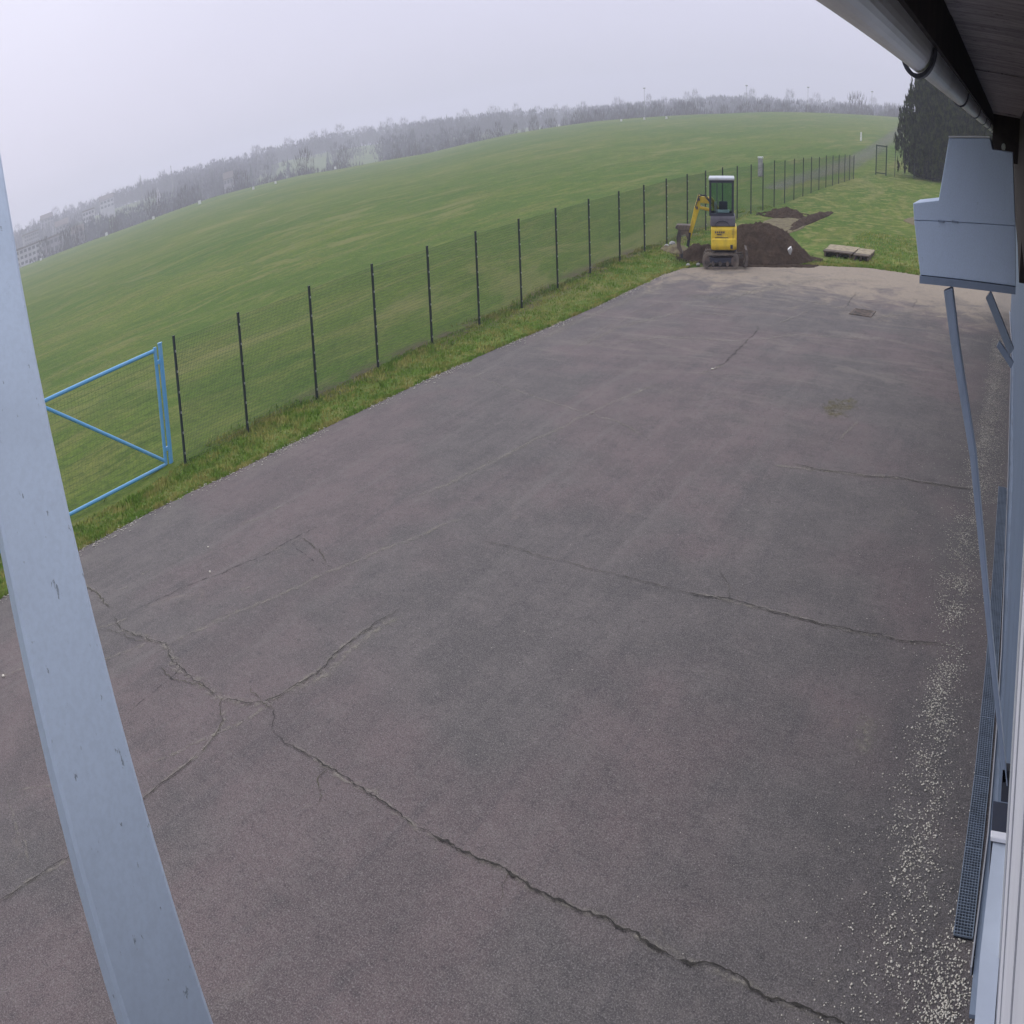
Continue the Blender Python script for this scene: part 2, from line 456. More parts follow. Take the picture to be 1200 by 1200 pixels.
# ------------------------------------------------------------------ mesh building
class MB:
    def __init__(s): s.v = []; s.f = []
    def poly(s, pts, flip=False):
        i = len(s.v); s.v += [tuple(p) for p in pts]
        f = list(range(i, i + len(pts)))
        s.f.append(tuple(f[::-1] if flip else f))
    def hexa(s, c):   # 8 corners: bottom 4 ccw, top 4 ccw
        i = len(s.v); s.v += [tuple(p) for p in c]
        for f in ((3, 2, 1, 0), (4, 5, 6, 7), (0, 1, 5, 4), (1, 2, 6, 5), (2, 3, 7, 6), (3, 0, 4, 7)):
            s.f.append(tuple(i + k for k in f))
    def box(s, x0, x1, y0, y1, z0, z1):
        s.hexa([(x0, y0, z0), (x1, y0, z0), (x1, y1, z0), (x0, y1, z0), (x0, y0, z1), (x1, y0, z1), (x1, y1, z1), (x0, y1, z1)])
    def beam(s, a, b, w, h, up=(0, 0, 1), w2=None, h2=None):
        a = Vector(a); b = Vector(b); d = (b - a).normalized(); up = Vector(up)
        if abs(d.dot(up)) > .98: up = Vector((0, 1, 0)) if abs(d.y) < .9 else Vector((1, 0, 0))
        r = d.cross(up).normalized(); u = r.cross(d).normalized()
        w2 = w if w2 is None else w2; h2 = h if h2 is None else h2
        def q(p, ww, hh): return [p - r * ww / 2 - u * hh / 2, p + r * ww / 2 - u * hh / 2, p + r * ww / 2 + u * hh / 2, p - r * ww / 2 + u * hh / 2]
        A = q(a, w, h); B = q(b, w2, h2)
        s.hexa([A[0], A[1], A[2], A[3], B[0], B[1], B[2], B[3]])
        s.f[-6:] = [tuple(f[::-1]) for f in s.f[-6:]] if False else s.f[-6:]
    def tube(s, pts, rad, n=10, cap=True):
        pts = [Vector(p) for p in pts]; rings = []
        if isinstance(rad, (int, float)): rad = [rad] * len(pts)
        ref = None
        for i, p in enumerate(pts):
            d = (pts[min(i + 1, len(pts) - 1)] - pts[max(i - 1, 0)]).normalized()
            if ref is None: ref = Vector((0, 0, 1)) if abs(d.z) < .9 else Vector((1, 0, 0))
            r = d.cross(ref).normalized(); u = r.cross(d).normalized()
            b0 = len(s.v)
            for k in range(n):
                a = 2 * math.pi * k / n
                s.v.append(tuple(p + (r * math.cos(a) + u * math.sin(a)) * rad[i]))
            rings.append(b0)
        for a, b in zip(rings, rings[1:]):
            for k in range(n):
                s.f.append((a + k, a + (k + 1) % n, b + (k + 1) % n, b + k))
        if cap:
            s.f.append(tuple(rings[0] + k for k in range(n))[::-1]); s.f.append(tuple(rings[-1] + k for k in range(n)))
    def prism(s, prof, axis, a, b):
        # prof: 2D ring; axis 'x' -> (a..b, p0, p1), 'y' -> (p0, a..b, p1)
        n = len(prof); i = len(s.v)
        for t in (a, b):
            for p in prof:
                s.v.append((t, p[0], p[1]) if axis == 'x' else ((p[0], t, p[1]) if axis == 'y' else (p[0], p[1], t)))
        s.f.append(tuple(range(i, i + n))); s.f.append(tuple(range(i + n, i + 2 * n))[::-1])
        for k in range(n):
            s.f.append((i + k, i + n + k, i + n + (k + 1) % n, i + (k + 1) % n))
    def build(s, name, mat, parent=None, smooth=False, bevel=0, mesh_only=False):
        me = bpy.data.meshes.new(name)
        me.from_pydata(s.v, [], s.f); me.validate(); me.update()
        bm = bmesh.new(); bm.from_mesh(me)
        bmesh.ops.recalc_face_normals(bm, faces=bm.faces)
        if bevel:
            bmesh.ops.bevel(bm, geom=[e for e in bm.edges], offset=bevel, segments=1, affect='EDGES', clamp_overlap=True)
        bm.to_mesh(me); bm.free()
        me.materials.append(mat)
        if smooth:
            for p in me.polygons: p.use_smooth = True
        if mesh_only: return me
        return link(name, me, parent)

def link(name, me, parent=None):
    o = bpy.data.objects.new(name, me); COL.objects.link(o)
    if parent is not None: o.parent = parent
    return o

def raw_mesh(name, verts, faces, mat):
    verts = np.asarray(verts, dtype=np.float32); faces = np.asarray(faces, dtype=np.int32)
    me = bpy.data.meshes.new(name)
    k = faces.shape[1]
    me.vertices.add(len(verts)); me.vertices.foreach_set('co', verts.ravel())
    me.loops.add(faces.size); me.loops.foreach_set('vertex_index', faces.ravel())
    me.polygons.add(len(faces)); me.polygons.foreach_set('loop_start', np.arange(0, faces.size, k, dtype=np.int32))
    me.polygons.foreach_set('loop_total', np.full(len(faces), k, dtype=np.int32))
    me.update(calc_edges=True); me.validate()
    me.materials.append(mat)
    return me

def tag(o, label=None, cat=None, group=None, kind=None):
    if label: o['label'] = label
    if cat: o['category'] = cat
    if group: o['group'] = group
    if kind: o['kind'] = kind
    return o

def thing(name, label, cat, loc=(0, 0, 0), rz=0, group=None):
    o = bpy.data.objects.new(name, None); COL.objects.link(o)
    o.location = loc; o.rotation_euler = (0, 0, rz)
    return tag(o, label, cat, group)

# ================================================================== GROUND
def build_ground():
    ys = []
    # polar grid, finer inside the view
    az = list(np.concatenate([np.arange(-180, -84, 6), np.arange(-84, 12, .75), np.arange(12, 181, 7)]))
    rs = [0.0] + list(np.geomspace(1.2, 60, 62)) + list(np.linspace(63, 330, 60)) + list(np.linspace(335, 460, 26)) + list(np.linspace(480, 1000, 34)) + list(np.linspace(1040, 1600, 12))
    V = []; F = []
    for r in rs:
        for a in az:
            x, y = polar(a, r)
            z = terrain(x, y)
            # under the asphalt the soil lies a little lower, and it meets the asphalt edge
            if y < 39.5 and x > -17.3:
                inside = x > edge_x(min(y, 33)) + .25 and (y < 33 or y < edge_y(x) - .25)
                if inside: z = -.06
            V.append((x, y, z))
    n = len(az)
    for i in range(len(rs) - 1):
        for j in range(n - 1):
            F.append((i * n + j, i * n + j + 1, (i + 1) * n + j + 1, (i + 1) * n + j))
    me = raw_mesh('ground', V, F, M['ground'])
    me.flip_normals()
    for p in me.polygons: p.use_smooth = True
    o = link('ground', me)
    tag(o, kind='structure')
build_ground()

def build_asphalt():
    pts = []
    for (a, b) in zip(EDGE, EDGE[1:]):
        L = math.hypot(b[0] - a[0], b[1] - a[1]); n = max(1, int(L / .12))
        for k in range(n):
            t = k / n
            x = a[0] + (b[0] - a[0]) * t; y = a[1] + (b[1] - a[1]) * t
            j = .10 * mnoise.noise(Vector((x * 1.3, y * 1.3, 1))) + .05 * mnoise.noise(Vector((x * 6, y * 6, 2)))
            pts.append((x + j, y + j))
    pts += [(.6, 38.6), (.6, -8)]
    m = MB()
    m.f.append(tuple(range(len(pts)))); m.v = [(x, y, 0.0) for x, y in pts]
    i = len(m.v); m.v += [(x, y, -.1) for x, y in pts]
    n = len(pts)
    for k in range(n): m.f.append((k, i + k, i + (k + 1) % n, (k + 1) % n))
    o = m.build('asphalt_yard', M['asphalt'])
    tag(o, kind='structure')
    return o
yard = build_asphalt()

# ---- cracks and seams: ribbons laid on the asphalt
def resample(p, step):
    out = []
    for a, b in zip(p, p[1:]):
        L = (b - a).length; n = max(1, int(L / step))
        for k in range(n): out.append(a + (b - a) * (k / n))
    out.append(p[-1]); return out

def ribbon(name, px, width, mat, z, jit=.03, step=.05, fade=False, varw=.6, seed=0, taper=True):
    p = [G(*q) for q in px]
    p = resample(p, step)
    n = len(p); v = []; fa = []
    for i, c in enumerate(p):
        d = (p[min(i + 1, n - 1)] - p[max(i - 1, 0)]).normalized()
        s = Vector((-d.y, d.x, 0))
        o = jit * (mnoise.noise(Vector((c.x * 1.7, c.y * 1.7, seed))) * 1.6 + mnoise.noise(Vector((c.x * 7, c.y * 7, seed + 5))) * .8 + mnoise.noise(Vector((c.x * 22, c.y * 22, seed + 9))) * .55)
        w = width * (1 + varw * mnoise.noise(Vector((c.x * 9, c.y * 9, seed + 3))) * 1.8)
        w2 = width * (1 + varw * mnoise.noise(Vector((c.x * 14, c.y * 14, seed + 13))) * 1.8)
        t = i / max(1, n - 1)
        if taper: k = min(1, min(t, 1 - t) * 12 + .15); w *= k; w2 *= k
        c = c + s * o
        if fade:
            for q, f in ((-1, 0), (0, 1), (1, 0)):
                v.append((c.x + s.x * w * q / 2, c.y + s.y * w * q / 2, z)); fa.append(f * (min(1, min(t, 1 - t) * 8) if taper else 1))
        else:
            v.append((c.x - s.x * w / 2, c.y - s.y * w / 2, z)); v.append((c.x + s.x * w2 / 2, c.y + s.y * w2 / 2, z))
    f = []
    k = 3 if fade else 2
    for i in range(n - 1):
        for q in range(k - 1):
            f.append((i * k + q, i * k + q + 1, (i + 1) * k + q + 1, (i + 1) * k + q))
    me = raw_mesh(name, v, f, mat)
    if fade:
        at = me.attributes.new('fade', 'FLOAT', 'POINT'); at.data.foreach_set('value', np.array(fa, dtype=np.float32))
    return link(name, me, yard)

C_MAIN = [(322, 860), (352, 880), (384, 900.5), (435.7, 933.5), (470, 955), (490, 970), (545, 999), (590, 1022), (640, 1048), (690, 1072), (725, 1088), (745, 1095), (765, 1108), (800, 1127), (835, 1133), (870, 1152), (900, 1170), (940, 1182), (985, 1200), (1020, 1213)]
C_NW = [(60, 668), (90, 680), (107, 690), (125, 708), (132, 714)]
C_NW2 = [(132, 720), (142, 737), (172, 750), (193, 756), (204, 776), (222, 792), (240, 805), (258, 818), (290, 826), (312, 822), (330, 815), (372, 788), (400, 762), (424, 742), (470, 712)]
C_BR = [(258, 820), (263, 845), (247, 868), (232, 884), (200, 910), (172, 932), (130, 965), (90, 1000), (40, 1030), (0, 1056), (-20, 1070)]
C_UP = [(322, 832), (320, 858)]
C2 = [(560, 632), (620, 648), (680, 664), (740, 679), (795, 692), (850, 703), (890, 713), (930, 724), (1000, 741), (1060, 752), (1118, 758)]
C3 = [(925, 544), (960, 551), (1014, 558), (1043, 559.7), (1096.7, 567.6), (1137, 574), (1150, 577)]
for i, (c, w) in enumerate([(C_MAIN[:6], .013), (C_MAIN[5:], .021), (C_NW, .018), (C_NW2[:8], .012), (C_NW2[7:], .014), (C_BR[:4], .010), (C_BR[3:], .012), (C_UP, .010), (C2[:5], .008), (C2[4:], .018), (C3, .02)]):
    ribbon('crack', c, w * .82, M['crack'] if i % 3 != 2 else M['crack_shade_moss'], .012, .034, .022, seed=i, varw=.9)
for i, (c, w, s) in enumerate([
        ([(150, 720), (210, 690), (260, 672), (310, 650), (350, 628), (385, 612)], .07, 'seam_dark'),
        ([(180, 760), (235, 738), (280, 716), (330, 695), (398, 666), (470, 636), (560, 600)], .16, 'seam_pale'),
        ([(60, 800), (130, 770), (185, 748)], .12, 'seam_pale'),
        ([(95, 742), (135, 730), (155, 722)], .13, 'seam_pale'),
        ([(172, 893), (240, 868), (300, 835), (330, 818)], .09, 'seam_pale'),
        ([(330, 815), (380, 792), (430, 748), (480, 716)], .20, 'seam_pale'),
        ([(340, 630), (352, 645), (368, 658), (395, 668)], .03, 'seam_dark'),
        ([(145, 842), (170, 820), (200, 795), (215, 780)], .03, 'seam_dark'),
        ([(8, 925), (14, 960), (28, 990), (36, 1020)], .05, 'seam_pale'),
        ([(0, 930), (30, 924), (65, 922)], .05, 'seam_pale'),
        ([(905, 545), (960, 551), (985, 552)], .16, 'seam_pale'),
        ([(986, 520), (990, 510), (1005, 492)], .12, 'seam_pale'),
        ([(832, 436), (850, 425), (885, 390), (890, 380)], .10, 'seam_dark'),
        ([(990, 362), (998, 350), (1004, 342)], .10, 'seam_dark'),
        ([(1068, 362), (1075, 350)], .08, 'seam_dark'),
        ([(470, 590), (540, 560), (620, 520), (700, 480), (780, 446)], .2, 'seam_pale'),
        ([(1010, 835), (1015, 860), (1005, 890)], .25, 'seam_pale'),
        ([(550, 440), (640, 470), (740, 500), (760, 520)], .12, 'seam_pale'),
        ([(620, 404), (680, 375), (740, 350), (790, 330)], .8, 'seam_pale'),
        ([(660, 415), (720, 385), (800, 365), (880, 372)], .35, 'seam_pale'),
        ([(790, 345), (840, 350), (880, 342), (960, 328), (1040, 330)], .9, 'seam_pale'),
        ([(900, 345), (960, 355), (1030, 372), (1100, 362)], .30, 'seam_pale'),
        ([(700, 405), (780, 395), (860, 400), (940, 392), (1040, 400)], .25, 'seam_pale')]):
    ribbon('seam', c, w, M[s], .004, .05, .08, fade=True, seed=40 + i)
for i, (c, w) in enumerate([(C_MAIN, .10), (C_NW2, .16), (C_BR, .10), (C2[4:], .10), (C3, .16), (C_NW, .12)]):
    ribbon('seam', c, w, M['seam_pale'], .008, .035, .08, fade=True, seed=80 + i)
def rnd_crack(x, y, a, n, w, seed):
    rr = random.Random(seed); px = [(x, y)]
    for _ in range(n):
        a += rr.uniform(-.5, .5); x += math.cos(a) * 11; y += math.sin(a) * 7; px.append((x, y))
    ribbon('crack', px, w, M['crack_shade_moss'], .010, .05, .03, seed=seed, varw=.9)
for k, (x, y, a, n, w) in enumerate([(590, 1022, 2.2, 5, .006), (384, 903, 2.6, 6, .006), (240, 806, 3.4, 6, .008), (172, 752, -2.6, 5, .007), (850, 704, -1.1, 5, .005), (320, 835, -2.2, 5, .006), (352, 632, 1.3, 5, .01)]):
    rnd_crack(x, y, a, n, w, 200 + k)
# moss patch: several short fading strips
for i, c in enumerate([[(962, 478), (985, 479), (1004, 476)], [(970, 472), (990, 470), (1006, 471)], [(965, 484), (978, 486), (990, 484)]]):
    ribbon('moss_patch', c, .55, M['moss'], .004, .12, .08, fade=True, seed=120 + i, varw=.9)

# tar patch / drain cover near the far end
def flat_patch(name, px, mat, z=.006, lip=0):
    m = MB(); p = [G(*q) for q in px]
    m.hexa([(v.x, v.y, -.01) for v in p] + [(v.x, v.y, z) for v in p])
    return m.build(name, mat)
dc = thing('drain_cover', 'dark square drain cover set in the asphalt near the far end of the yard', 'drain cover', (-5.6, 28.7, 0))
dc.scale = (.72, .8, 1)
mA = MB(); mA.box(-.50, .50, -.62, -.52, 0, .018); mA.box(-.50, .50, .52, .62, 0, .018); mA.box(-.60, -.50, -.62, .62, 0, .018); mA.box(.50, .60, -.62, .62, 0, .018)
mA.build('frame', M['mudmetal'], dc)
mA = MB(); mA.box(-.497, .497, -.517, .517, .0, .010)
for k in range(6): mA.box(-.44, .44, -.46 + k * .16, -.38 + k * .16, .010, .016)
mA.build('lid', M['mudmetal'], dc)

# white chips lying on the asphalt
chips = [(q[0], q[1], q[2] * .6) for q in [(295, 611, .16), (327, 595, .07), (246, 671, .07), (170, 672, .05), (145, 690, .07), (244, 642, .05), (288, 690, .05), (24, 785, .07), (4, 793, .09), (545, 845, .03), (285, 706, .05), (835, 433, .1), (1038, 560, .05)][2::3]]
for k, (px, py, L) in enumerate([(295, 611, 14), (327, 595, 8), (170, 672, 6), (145, 690, 6), (288, 690, 8), (24, 785, 12), (4, 793, 10), (835, 433, 16), (720, 380, 22), (690, 395, 18), (760, 360, 20), (860, 350, 30), (930, 372, 20), (560, 440, 14)]):
    ribbon('seam', [(px - L, py + L * .4), (px, py), (px + L, py - L * .4)], .16, M['seam_pale'], .006, .03, .05, fade=True, seed=300 + k)
for i, (x, y, s) in enumerate(chips):
    s *= .55
    p = G(x, y); m = MB()
    n = 7; ring = [(s * (1 + .5 * random.random()) * math.cos(6.283 * k / n) * 1.0, s * .6 * (1 + .5 * random.random()) * math.sin(6.283 * k / n)) for k in range(n)]
    m.prism(ring, 'z', 0.0, .012)
    o = m.build('paint_chip', M['pebble'])
    o.location = (p.x, p.y, .005)
    tag(o, 'small flat pale chip lying on the dark asphalt', 'chip', 'pale chips scattered on the asphalt')

# ================================================================== PEBBLES
def stones(pts, sizes, name, mat, flat=.6):
    # low octahedron-like stones, 12 triangles each
    n = len(pts)
    base = np.array([(1, 0, 0), (.45, .8, .1), (-.5, .75, 0), (-1, 0, .1), (-.45, -.8, 0), (.5, -.78, .05), (0.05, 0, .75), (0, 0, -.35)], dtype=np.float32)
    fc = np.array([(0, 1, 6), (1, 2, 6), (2, 3, 6), (3, 4, 6), (4, 5, 6), (5, 0, 6), (1, 0, 7), (2, 1, 7), (3, 2, 7), (4, 3, 7), (5, 4, 7), (0, 5, 7)], dtype=np.int32)
    a = rng.uniform(0, 6.283, n); s = np.asarray(sizes)
    jit = 1 + rng.uniform(-.42, .42, (n, 8, 3))
    b = base[None] * jit
    b[:, :, 1] *= rng.uniform(.6, 1, n)[:, None]; b[:, :, 2] *= flat
    x = b[:, :, 0] * np.cos(a)[:, None] - b[:, :, 1] * np.sin(a)[:, None]
    y = b[:, :, 0] * np.sin(a)[:, None] + b[:, :, 1] * np.cos(a)[:, None]
    v = np.stack([x, y, b[:, :, 2]], 2) * s[:, None, None] + np.asarray(pts)[:, None, :]
    v = v.reshape(-1, 3)
    f = (fc[None] + (np.arange(n) * 8)[:, None, None]).reshape(-1, 3)
    return link(name, raw_mesh(name, v, f, mat))

def pebbles_wall():
    P = []; S = []
    def add(x, y, s): P.append((x, y, s * .25)); S.append(s)
    for _ in range(19000):
        y = 4.2 + 24 * random.random() ** 1.05
        c = interp(y, [4, 6, 8, 10, 12, 14, 18, 22, 28], [-.62, -.62, -.66, -.60, -.62, -.60, -.46, -.36, -.3])
        sg = interp(y, [4, 6, 8, 10, 12, 14, 18, 22, 28], [.36, .26, .16, .14, .16, .18, .17, .15, .12])
        dens = .35 + .65 * max(0, min(1, .5 + 1.6 * mnoise.noise(Vector((0, y * .9, 3)))))
        x = random.gauss(c, sg)
        cl = mnoise.noise(Vector((x * 3.5, y * 2.2, 7)))
        if random.random() > dens * (.55 + 1.2 * cl + .2): continue
        if x > .02: continue
        add(x, y, random.uniform(.006, .0105) if random.random() < .7 else random.uniform(.0105, .0165))
    for _ in range(900):
        y = 4.2 + 14 * random.random(); add(-1.9 + 1.9 * random.random() ** .6, y, random.uniform(.005, .011))
    for _ in range(800):  # clump near the end of the drain
        add(random.gauss(-.12, .13) - .1, random.gauss(5.55, .38), random.uniform(.008, .015))
    for _ in range(4200):  # grit between the wall and the yard further along
        y = random.uniform(15, 29); add(random.uniform(-.62, .05) , y, random.uniform(.006, .012))
    for _ in range(500):
        y = random.uniform(5, 24); add(random.uniform(-9, -1.2), y, random.uniform(.003, .007))
    o = stones(P, S, 'gravel', M['pebble'], .28)
    tag(o, 'loose pale pebbles scattered in a band along the wall', 'gravel', kind='stuff')
pebbles_wall()
def pebbles_edge():
    P = []; S = []
    for _ in range(5200):
        y = 2 + 31 * random.random() ** 1.3
        k = max(0, .35 + 1.3 * mnoise.noise(Vector((4, y * .55, 1))))
        if random.random() > k: continue
        x = edge_x(y) + abs(random.gauss(0, .22)) - .04
        s = random.uniform(.012, .032); P.append((x, y, s * .3)); S.append(s)
    o = stones(P, S, 'gravel', M['pebble'], .28)
    tag(o, 'crumbled pale stones along the left edge of the asphalt', 'gravel', kind='stuff')
pebbles_edge()

# ================================================================== GRASS TUFTS
def grass():
    P = []
    def ok(x, y): return True
    for _ in range(52000):   # verge between asphalt and fence
        y = 2.5 + 40 * random.random() ** 1.2
        ex = edge_x(min(y, 33)) if y < 33.5 else -15.2
        x = ex + .10 - abs(random.gauss(0, .12)) if random.random() < .25 else random.uniform(-18.9, ex)
        cl = mnoise.noise(Vector((x * 1.2, y * 1.2, 0)))
        P.append((x, y, random.uniform(.02, .065) * (1 + .6 * cl)))
    for _ in range(9000):    # along the far edge of the asphalt
        x = random.uniform(-10.4, .3); y = edge_y(x) + abs(random.gauss(0, .5)) - .06
        P.append((x, y, random.uniform(.03, .08)))
    for _ in range(20000):   # rough grass under the fence
        y = 6 + 50 * random.random() ** 1.3
        x = random.gauss(-18.7, .35)
        if mnoise.noise(Vector((x * .8, y * .35, 4))) < .06: continue
        P.append((x, y, random.uniform(.03, .10)))
    for _ in range(9000):
        x = random.uniform(-9.5, 0); y = 38 + 10 * random.random() ** 1.6
        if x < -10 and y < 39: continue
        P.append((x, y, random.uniform(.03, .08)))
    V = []; F = []
    for i, (x, y, h) in enumerate(P):
        z = terrain(x, y) - .005
        a = random.uniform(0, 6.283); w = .012 + .012 * random.random() + h * .1
        dx, dy = math.cos(a) * w, math.sin(a) * w
        lx, ly = random.gauss(0, .35) * h, random.gauss(0, .35) * h
        V += [(x - dx, y - dy, z), (x + dx, y + dy, z), (x + lx, y + ly, z + h)]
        F.append((3 * i, 3 * i + 1, 3 * i + 2))
    o = link('grass', raw_mesh('grass', V, F, M['grassblade']))
    tag(o, 'short winter grass blades on the verge and field', 'grass', kind='stuff')
grass()

# ================================================================== BUILDING (eaves, wall, door)
WY = [-3, 2, 3.0, 3.72, 4.35, 4.96]
WX = [.115, .115, .12, .135, .165, .20]
def wx(y): return interp(y, WY, WX)
DY = [4.96, 7.3, 9, 11.85, 16.4, 26, 33]
DX = [.19, .15, .165, .205, .25, .18, .0]
def dx(y): return interp(y, DY, DX)
hall = thing('hangar_building', 'white hangar wall with blue-grey door, overhanging dark eaves on the right edge', 'building', (0.3, 0, 0))
def hb(m, name, mat, **k):
    m.v = [(x - .3, y, z) for x, y, z in m.v]
    return m.build(name, mat, hall, **k)
def wall_strip(m, ys, fx, z0, z1, t0, t1):
    # a vertical slab following fx(y): faces at fx+t0 (outer) and fx+t1 (inner)
    for a, b in zip(ys, ys[1:]):
        m.hexa([(fx(a) + t0, a, z0), (fx(a) + t1, a, z0), (fx(b) + t1, b, z0), (fx(b) + t0, b, z0), (fx(a) + t0, a, z1), (fx(a) + t1, a, z1), (fx(b) + t1, b, z1), (fx(b) + t0, b, z1)])
# near wall in vertical boards
yb = [-3, -2.2, -1.4, -.6, .2, .9, 1.5, 2.0, 2.42, 2.84, 3.26, 3.68, 4.10]
for k, (a, b) in enumerate(zip(yb, yb[1:])):
    m = MB(); off = .0 if k % 2 else .006
    wall_strip(m, [a + .004, b - .004], wx, 0, 3.3, off, .30)
    hb(m, 'cladding_board', M['wall_white'])
m = MB(); wall_strip(m, [4.108, 4.5, 4.9], wx, 0, 3.3, -.012, .30); hb(m, 'door_jamb', M['wall_bright'])
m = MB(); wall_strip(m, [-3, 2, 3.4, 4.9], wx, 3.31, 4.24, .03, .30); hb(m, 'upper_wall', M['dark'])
# blue-grey door leaf beyond the jamb, in sheet panels
yd = [4.93, 6.2, 7.3, 8.3, 9.6, 11, 12.4, 13.8, 15.2, 16.6, 18, 20, 22, 24, 26, 28, 30, 33]
for a, b in zip(yd, yd[1:]):
    m = MB(); wall_strip(m, [a + .006, (a + b) / 2, b - .006], dx, .03, 3.1, .0, .06)
    hb(m, 'door_panel', M['door'])
def hdx(y): return interp(y, [4.9, 10, 14, 25, 33], [.14, .09, .06, -.10, -.26])
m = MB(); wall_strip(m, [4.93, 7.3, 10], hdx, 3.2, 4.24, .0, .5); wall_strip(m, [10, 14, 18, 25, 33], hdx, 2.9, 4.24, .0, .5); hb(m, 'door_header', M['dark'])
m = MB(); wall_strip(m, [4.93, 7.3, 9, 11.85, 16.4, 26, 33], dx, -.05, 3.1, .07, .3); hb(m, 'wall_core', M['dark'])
# bottom guide rail
RY = [5.85, 7.3, 9, 10.4, 16.1, 28.2, 33]; RX = [-.035, .055, .105, .125, .135, .08, -.06]
def rx(y): return interp(y, RY, RX)
m = MB(); wall_strip(m, [5.86, 6.5, 7.3, 8.2, 9, 10.4, 13, 16.1, 22, 28.2, 33], rx, 0, .05, .0, .014); hb(m, 'guide_rail', M['rail_light'])
m = MB()
for a, b in zip([5.5, 6.3, 7.3, 9, 10.4, 16.1, 28.2], [6.3, 7.3, 9, 10.4, 16.1, 28.2, 33]):
    m.hexa([(rx(a) + .016, a, 0), (dx(a) + .05, a, 0), (dx(b) + .05, b, 0), (rx(b) + .016, b, 0), (rx(a) + .016, a, .022), (dx(a) + .05, a, .022), (dx(b) + .05, b, .022), (rx(b) + .016, b, .022)])
hb(m, 'threshold', M['rail'])
# low housing with a white ledge cap, nearest the camera
HYs = [2.0, 3.0, 3.7, 4.1, 4.94]; HXs = [-.03, .0, .02, .03, .08]
def hx(y): return interp(y, HYs, HXs)
m = MB()
for a, b in zip(HYs, HYs[1:]):
    m.hexa([(hx(a), a, 0), (wx(a) - .006, a, 0), (wx(b) - .006, b, 0), (hx(b), b, 0), (hx(a), a, 1.24), (wx(a) - .006, a, 1.24), (wx(b) - .006, b, 1.24), (hx(b), b, 1.24)])
hb(m, 'low_housing', M['housing'])
m = MB(); m.box(.062, .215, 4.93, 4.985, 1.245, 1.268); hb(m, 'ledge_cap', M['sill'], bevel=.004)
m = MB(); m.box(.07, .20, 4.99, 5.3, .9, 1.24); hb(m, 'dark_recess_block', M['digger_dark'])  # dark block past the ledge, for the dark strip of the door recess

# eaves: soffit boards, fascia, roof slab. The roof edge runs slightly outward along the wall.
TX = -.0165
def ex(x0, y): return x0 + TX * y
m = MB()
def slab(m, x0, x1, y0, y1, z0, z1, tilt=True):
    X = (lambda x, y: ex(x, y)) if tilt else (lambda x, y: x)
    m.hexa([(X(x0, y0), y0, z0), (X(x1, y0) if x1 < .2 else x1, y0, z0), (X(x1, y1) if x1 < .2 else x1, y1, z0), (X(x0, y1), y1, z0), (X(x0, y0), y0, z1), (X(x1, y0) if x1 < .2 else x1, y0, z1), (X(x1, y1) if x1 < .2 else x1, y1, z1), (X(x0, y1), y1, z1)])
ysf = [-2.5, 1.35, 4.9, 8.5, 12.1, 15.7, 19.3, 22.9, 26.5, 30.1, 33.1]
for k, (a, b) in enumerate(zip(ysf, ysf[1:])):
    m = MB(); dz = .004 * (k % 3)
    slab(m, -.384, .6, a + .002, b - .002, 4.25 + dz, 4.28 + dz); hb(m, 'soffit_board', M['soffit'])
m = MB(); slab(m, -.41, -.385, -2.5, 33.1, 4.095, 4.5); hb(m, 'fascia_board', M['dark'])
m = MB(); slab(m, -.41, .6, -2.5, 33.1, 4.285, 4.42); hb(m, 'roof_slab', M['dark'])

m = MB(); m.box(-.70, .25, 20, 20.08, 3.60, 4.24); hb(m, 'gap_cover_board', M['dark'])  # dark board added to close the pale gap past the gutter

# gutter
gut = thing('roof_gutter', 'grey half-round zinc rain gutter hanging along the dark eaves', 'gutter', (-.49, 0, 4.09))
def gutter():
    m = MB(); n = 16; r = .075; ys = [-2.5, 33.0]
    prof = [(r * math.cos(math.pi + math.pi * k / n), r * math.sin(math.pi + math.pi * k / n)) for k in range(n + 1)]
    prof = [(-r - .006, .012), (-r - .006, .0)] + prof + [(r, .02)]
    inner = [(x * .95, z * .95 + .001) for x, z in prof[2:-1]][::-1]
    ring = prof + [(r * .95, .02)] + inner + [(-r * .95, .012)]
    i0 = len(m.v); N = len(ring)
    for y in ys:
        for x, z in ring: m.v.append((x + TX * y, y, z))
    for k in range(N): m.f.append((k, (k + 1) % N, N + (k + 1) % N, N + k))
    m.f.append(tuple(range(N))); m.f.append(tuple(range(N, 2 * N)))
    m.build('trough', M['zinc'], gut, smooth=False)
    m = MB(); m.tube([(-.078 + TX * y, y, .012) for y in (-2.5, 33)], .009, 8); m.build('rim_bead', M['zinc'], gut)
gutter()
for y, rr in ((.4, .082), (4.2, .096), (8.0, .084), (11.6, .084), (15.4, .084), (19.1, .084), (22.8, .084), (26.5, .084), (30.2, .084)):
    m = MB(); n = 18
    for t in range(n):
        a0 = math.pi * (1 + t / n); a1 = math.pi * (1 + (t + 1) / n)
        m.hexa([(rr * math.cos(a0) + TX * y, y - .042, rr * math.sin(a0)), (rr * math.cos(a1) + TX * y, y - .042, rr * math.sin(a1)), (rr * math.cos(a1) + TX * y, y + .042, rr * math.sin(a1)), (rr * math.cos(a0) + TX * y, y + .042, rr * math.sin(a0)),
                ((rr - .014) * math.cos(a0) + TX * y, y - .042, (rr - .014) * math.sin(a0)), ((rr - .014) * math.cos(a1) + TX * y, y - .042, (rr - .014) * math.sin(a1)), ((rr - .014) * math.cos(a1) + TX * y, y + .042, (rr - .014) * math.sin(a1)), ((rr - .014) * math.cos(a0) + TX * y, y + .042, (rr - .014) * math.sin(a0))])
    m.build('bracket', M['zinc_dark'], gut)

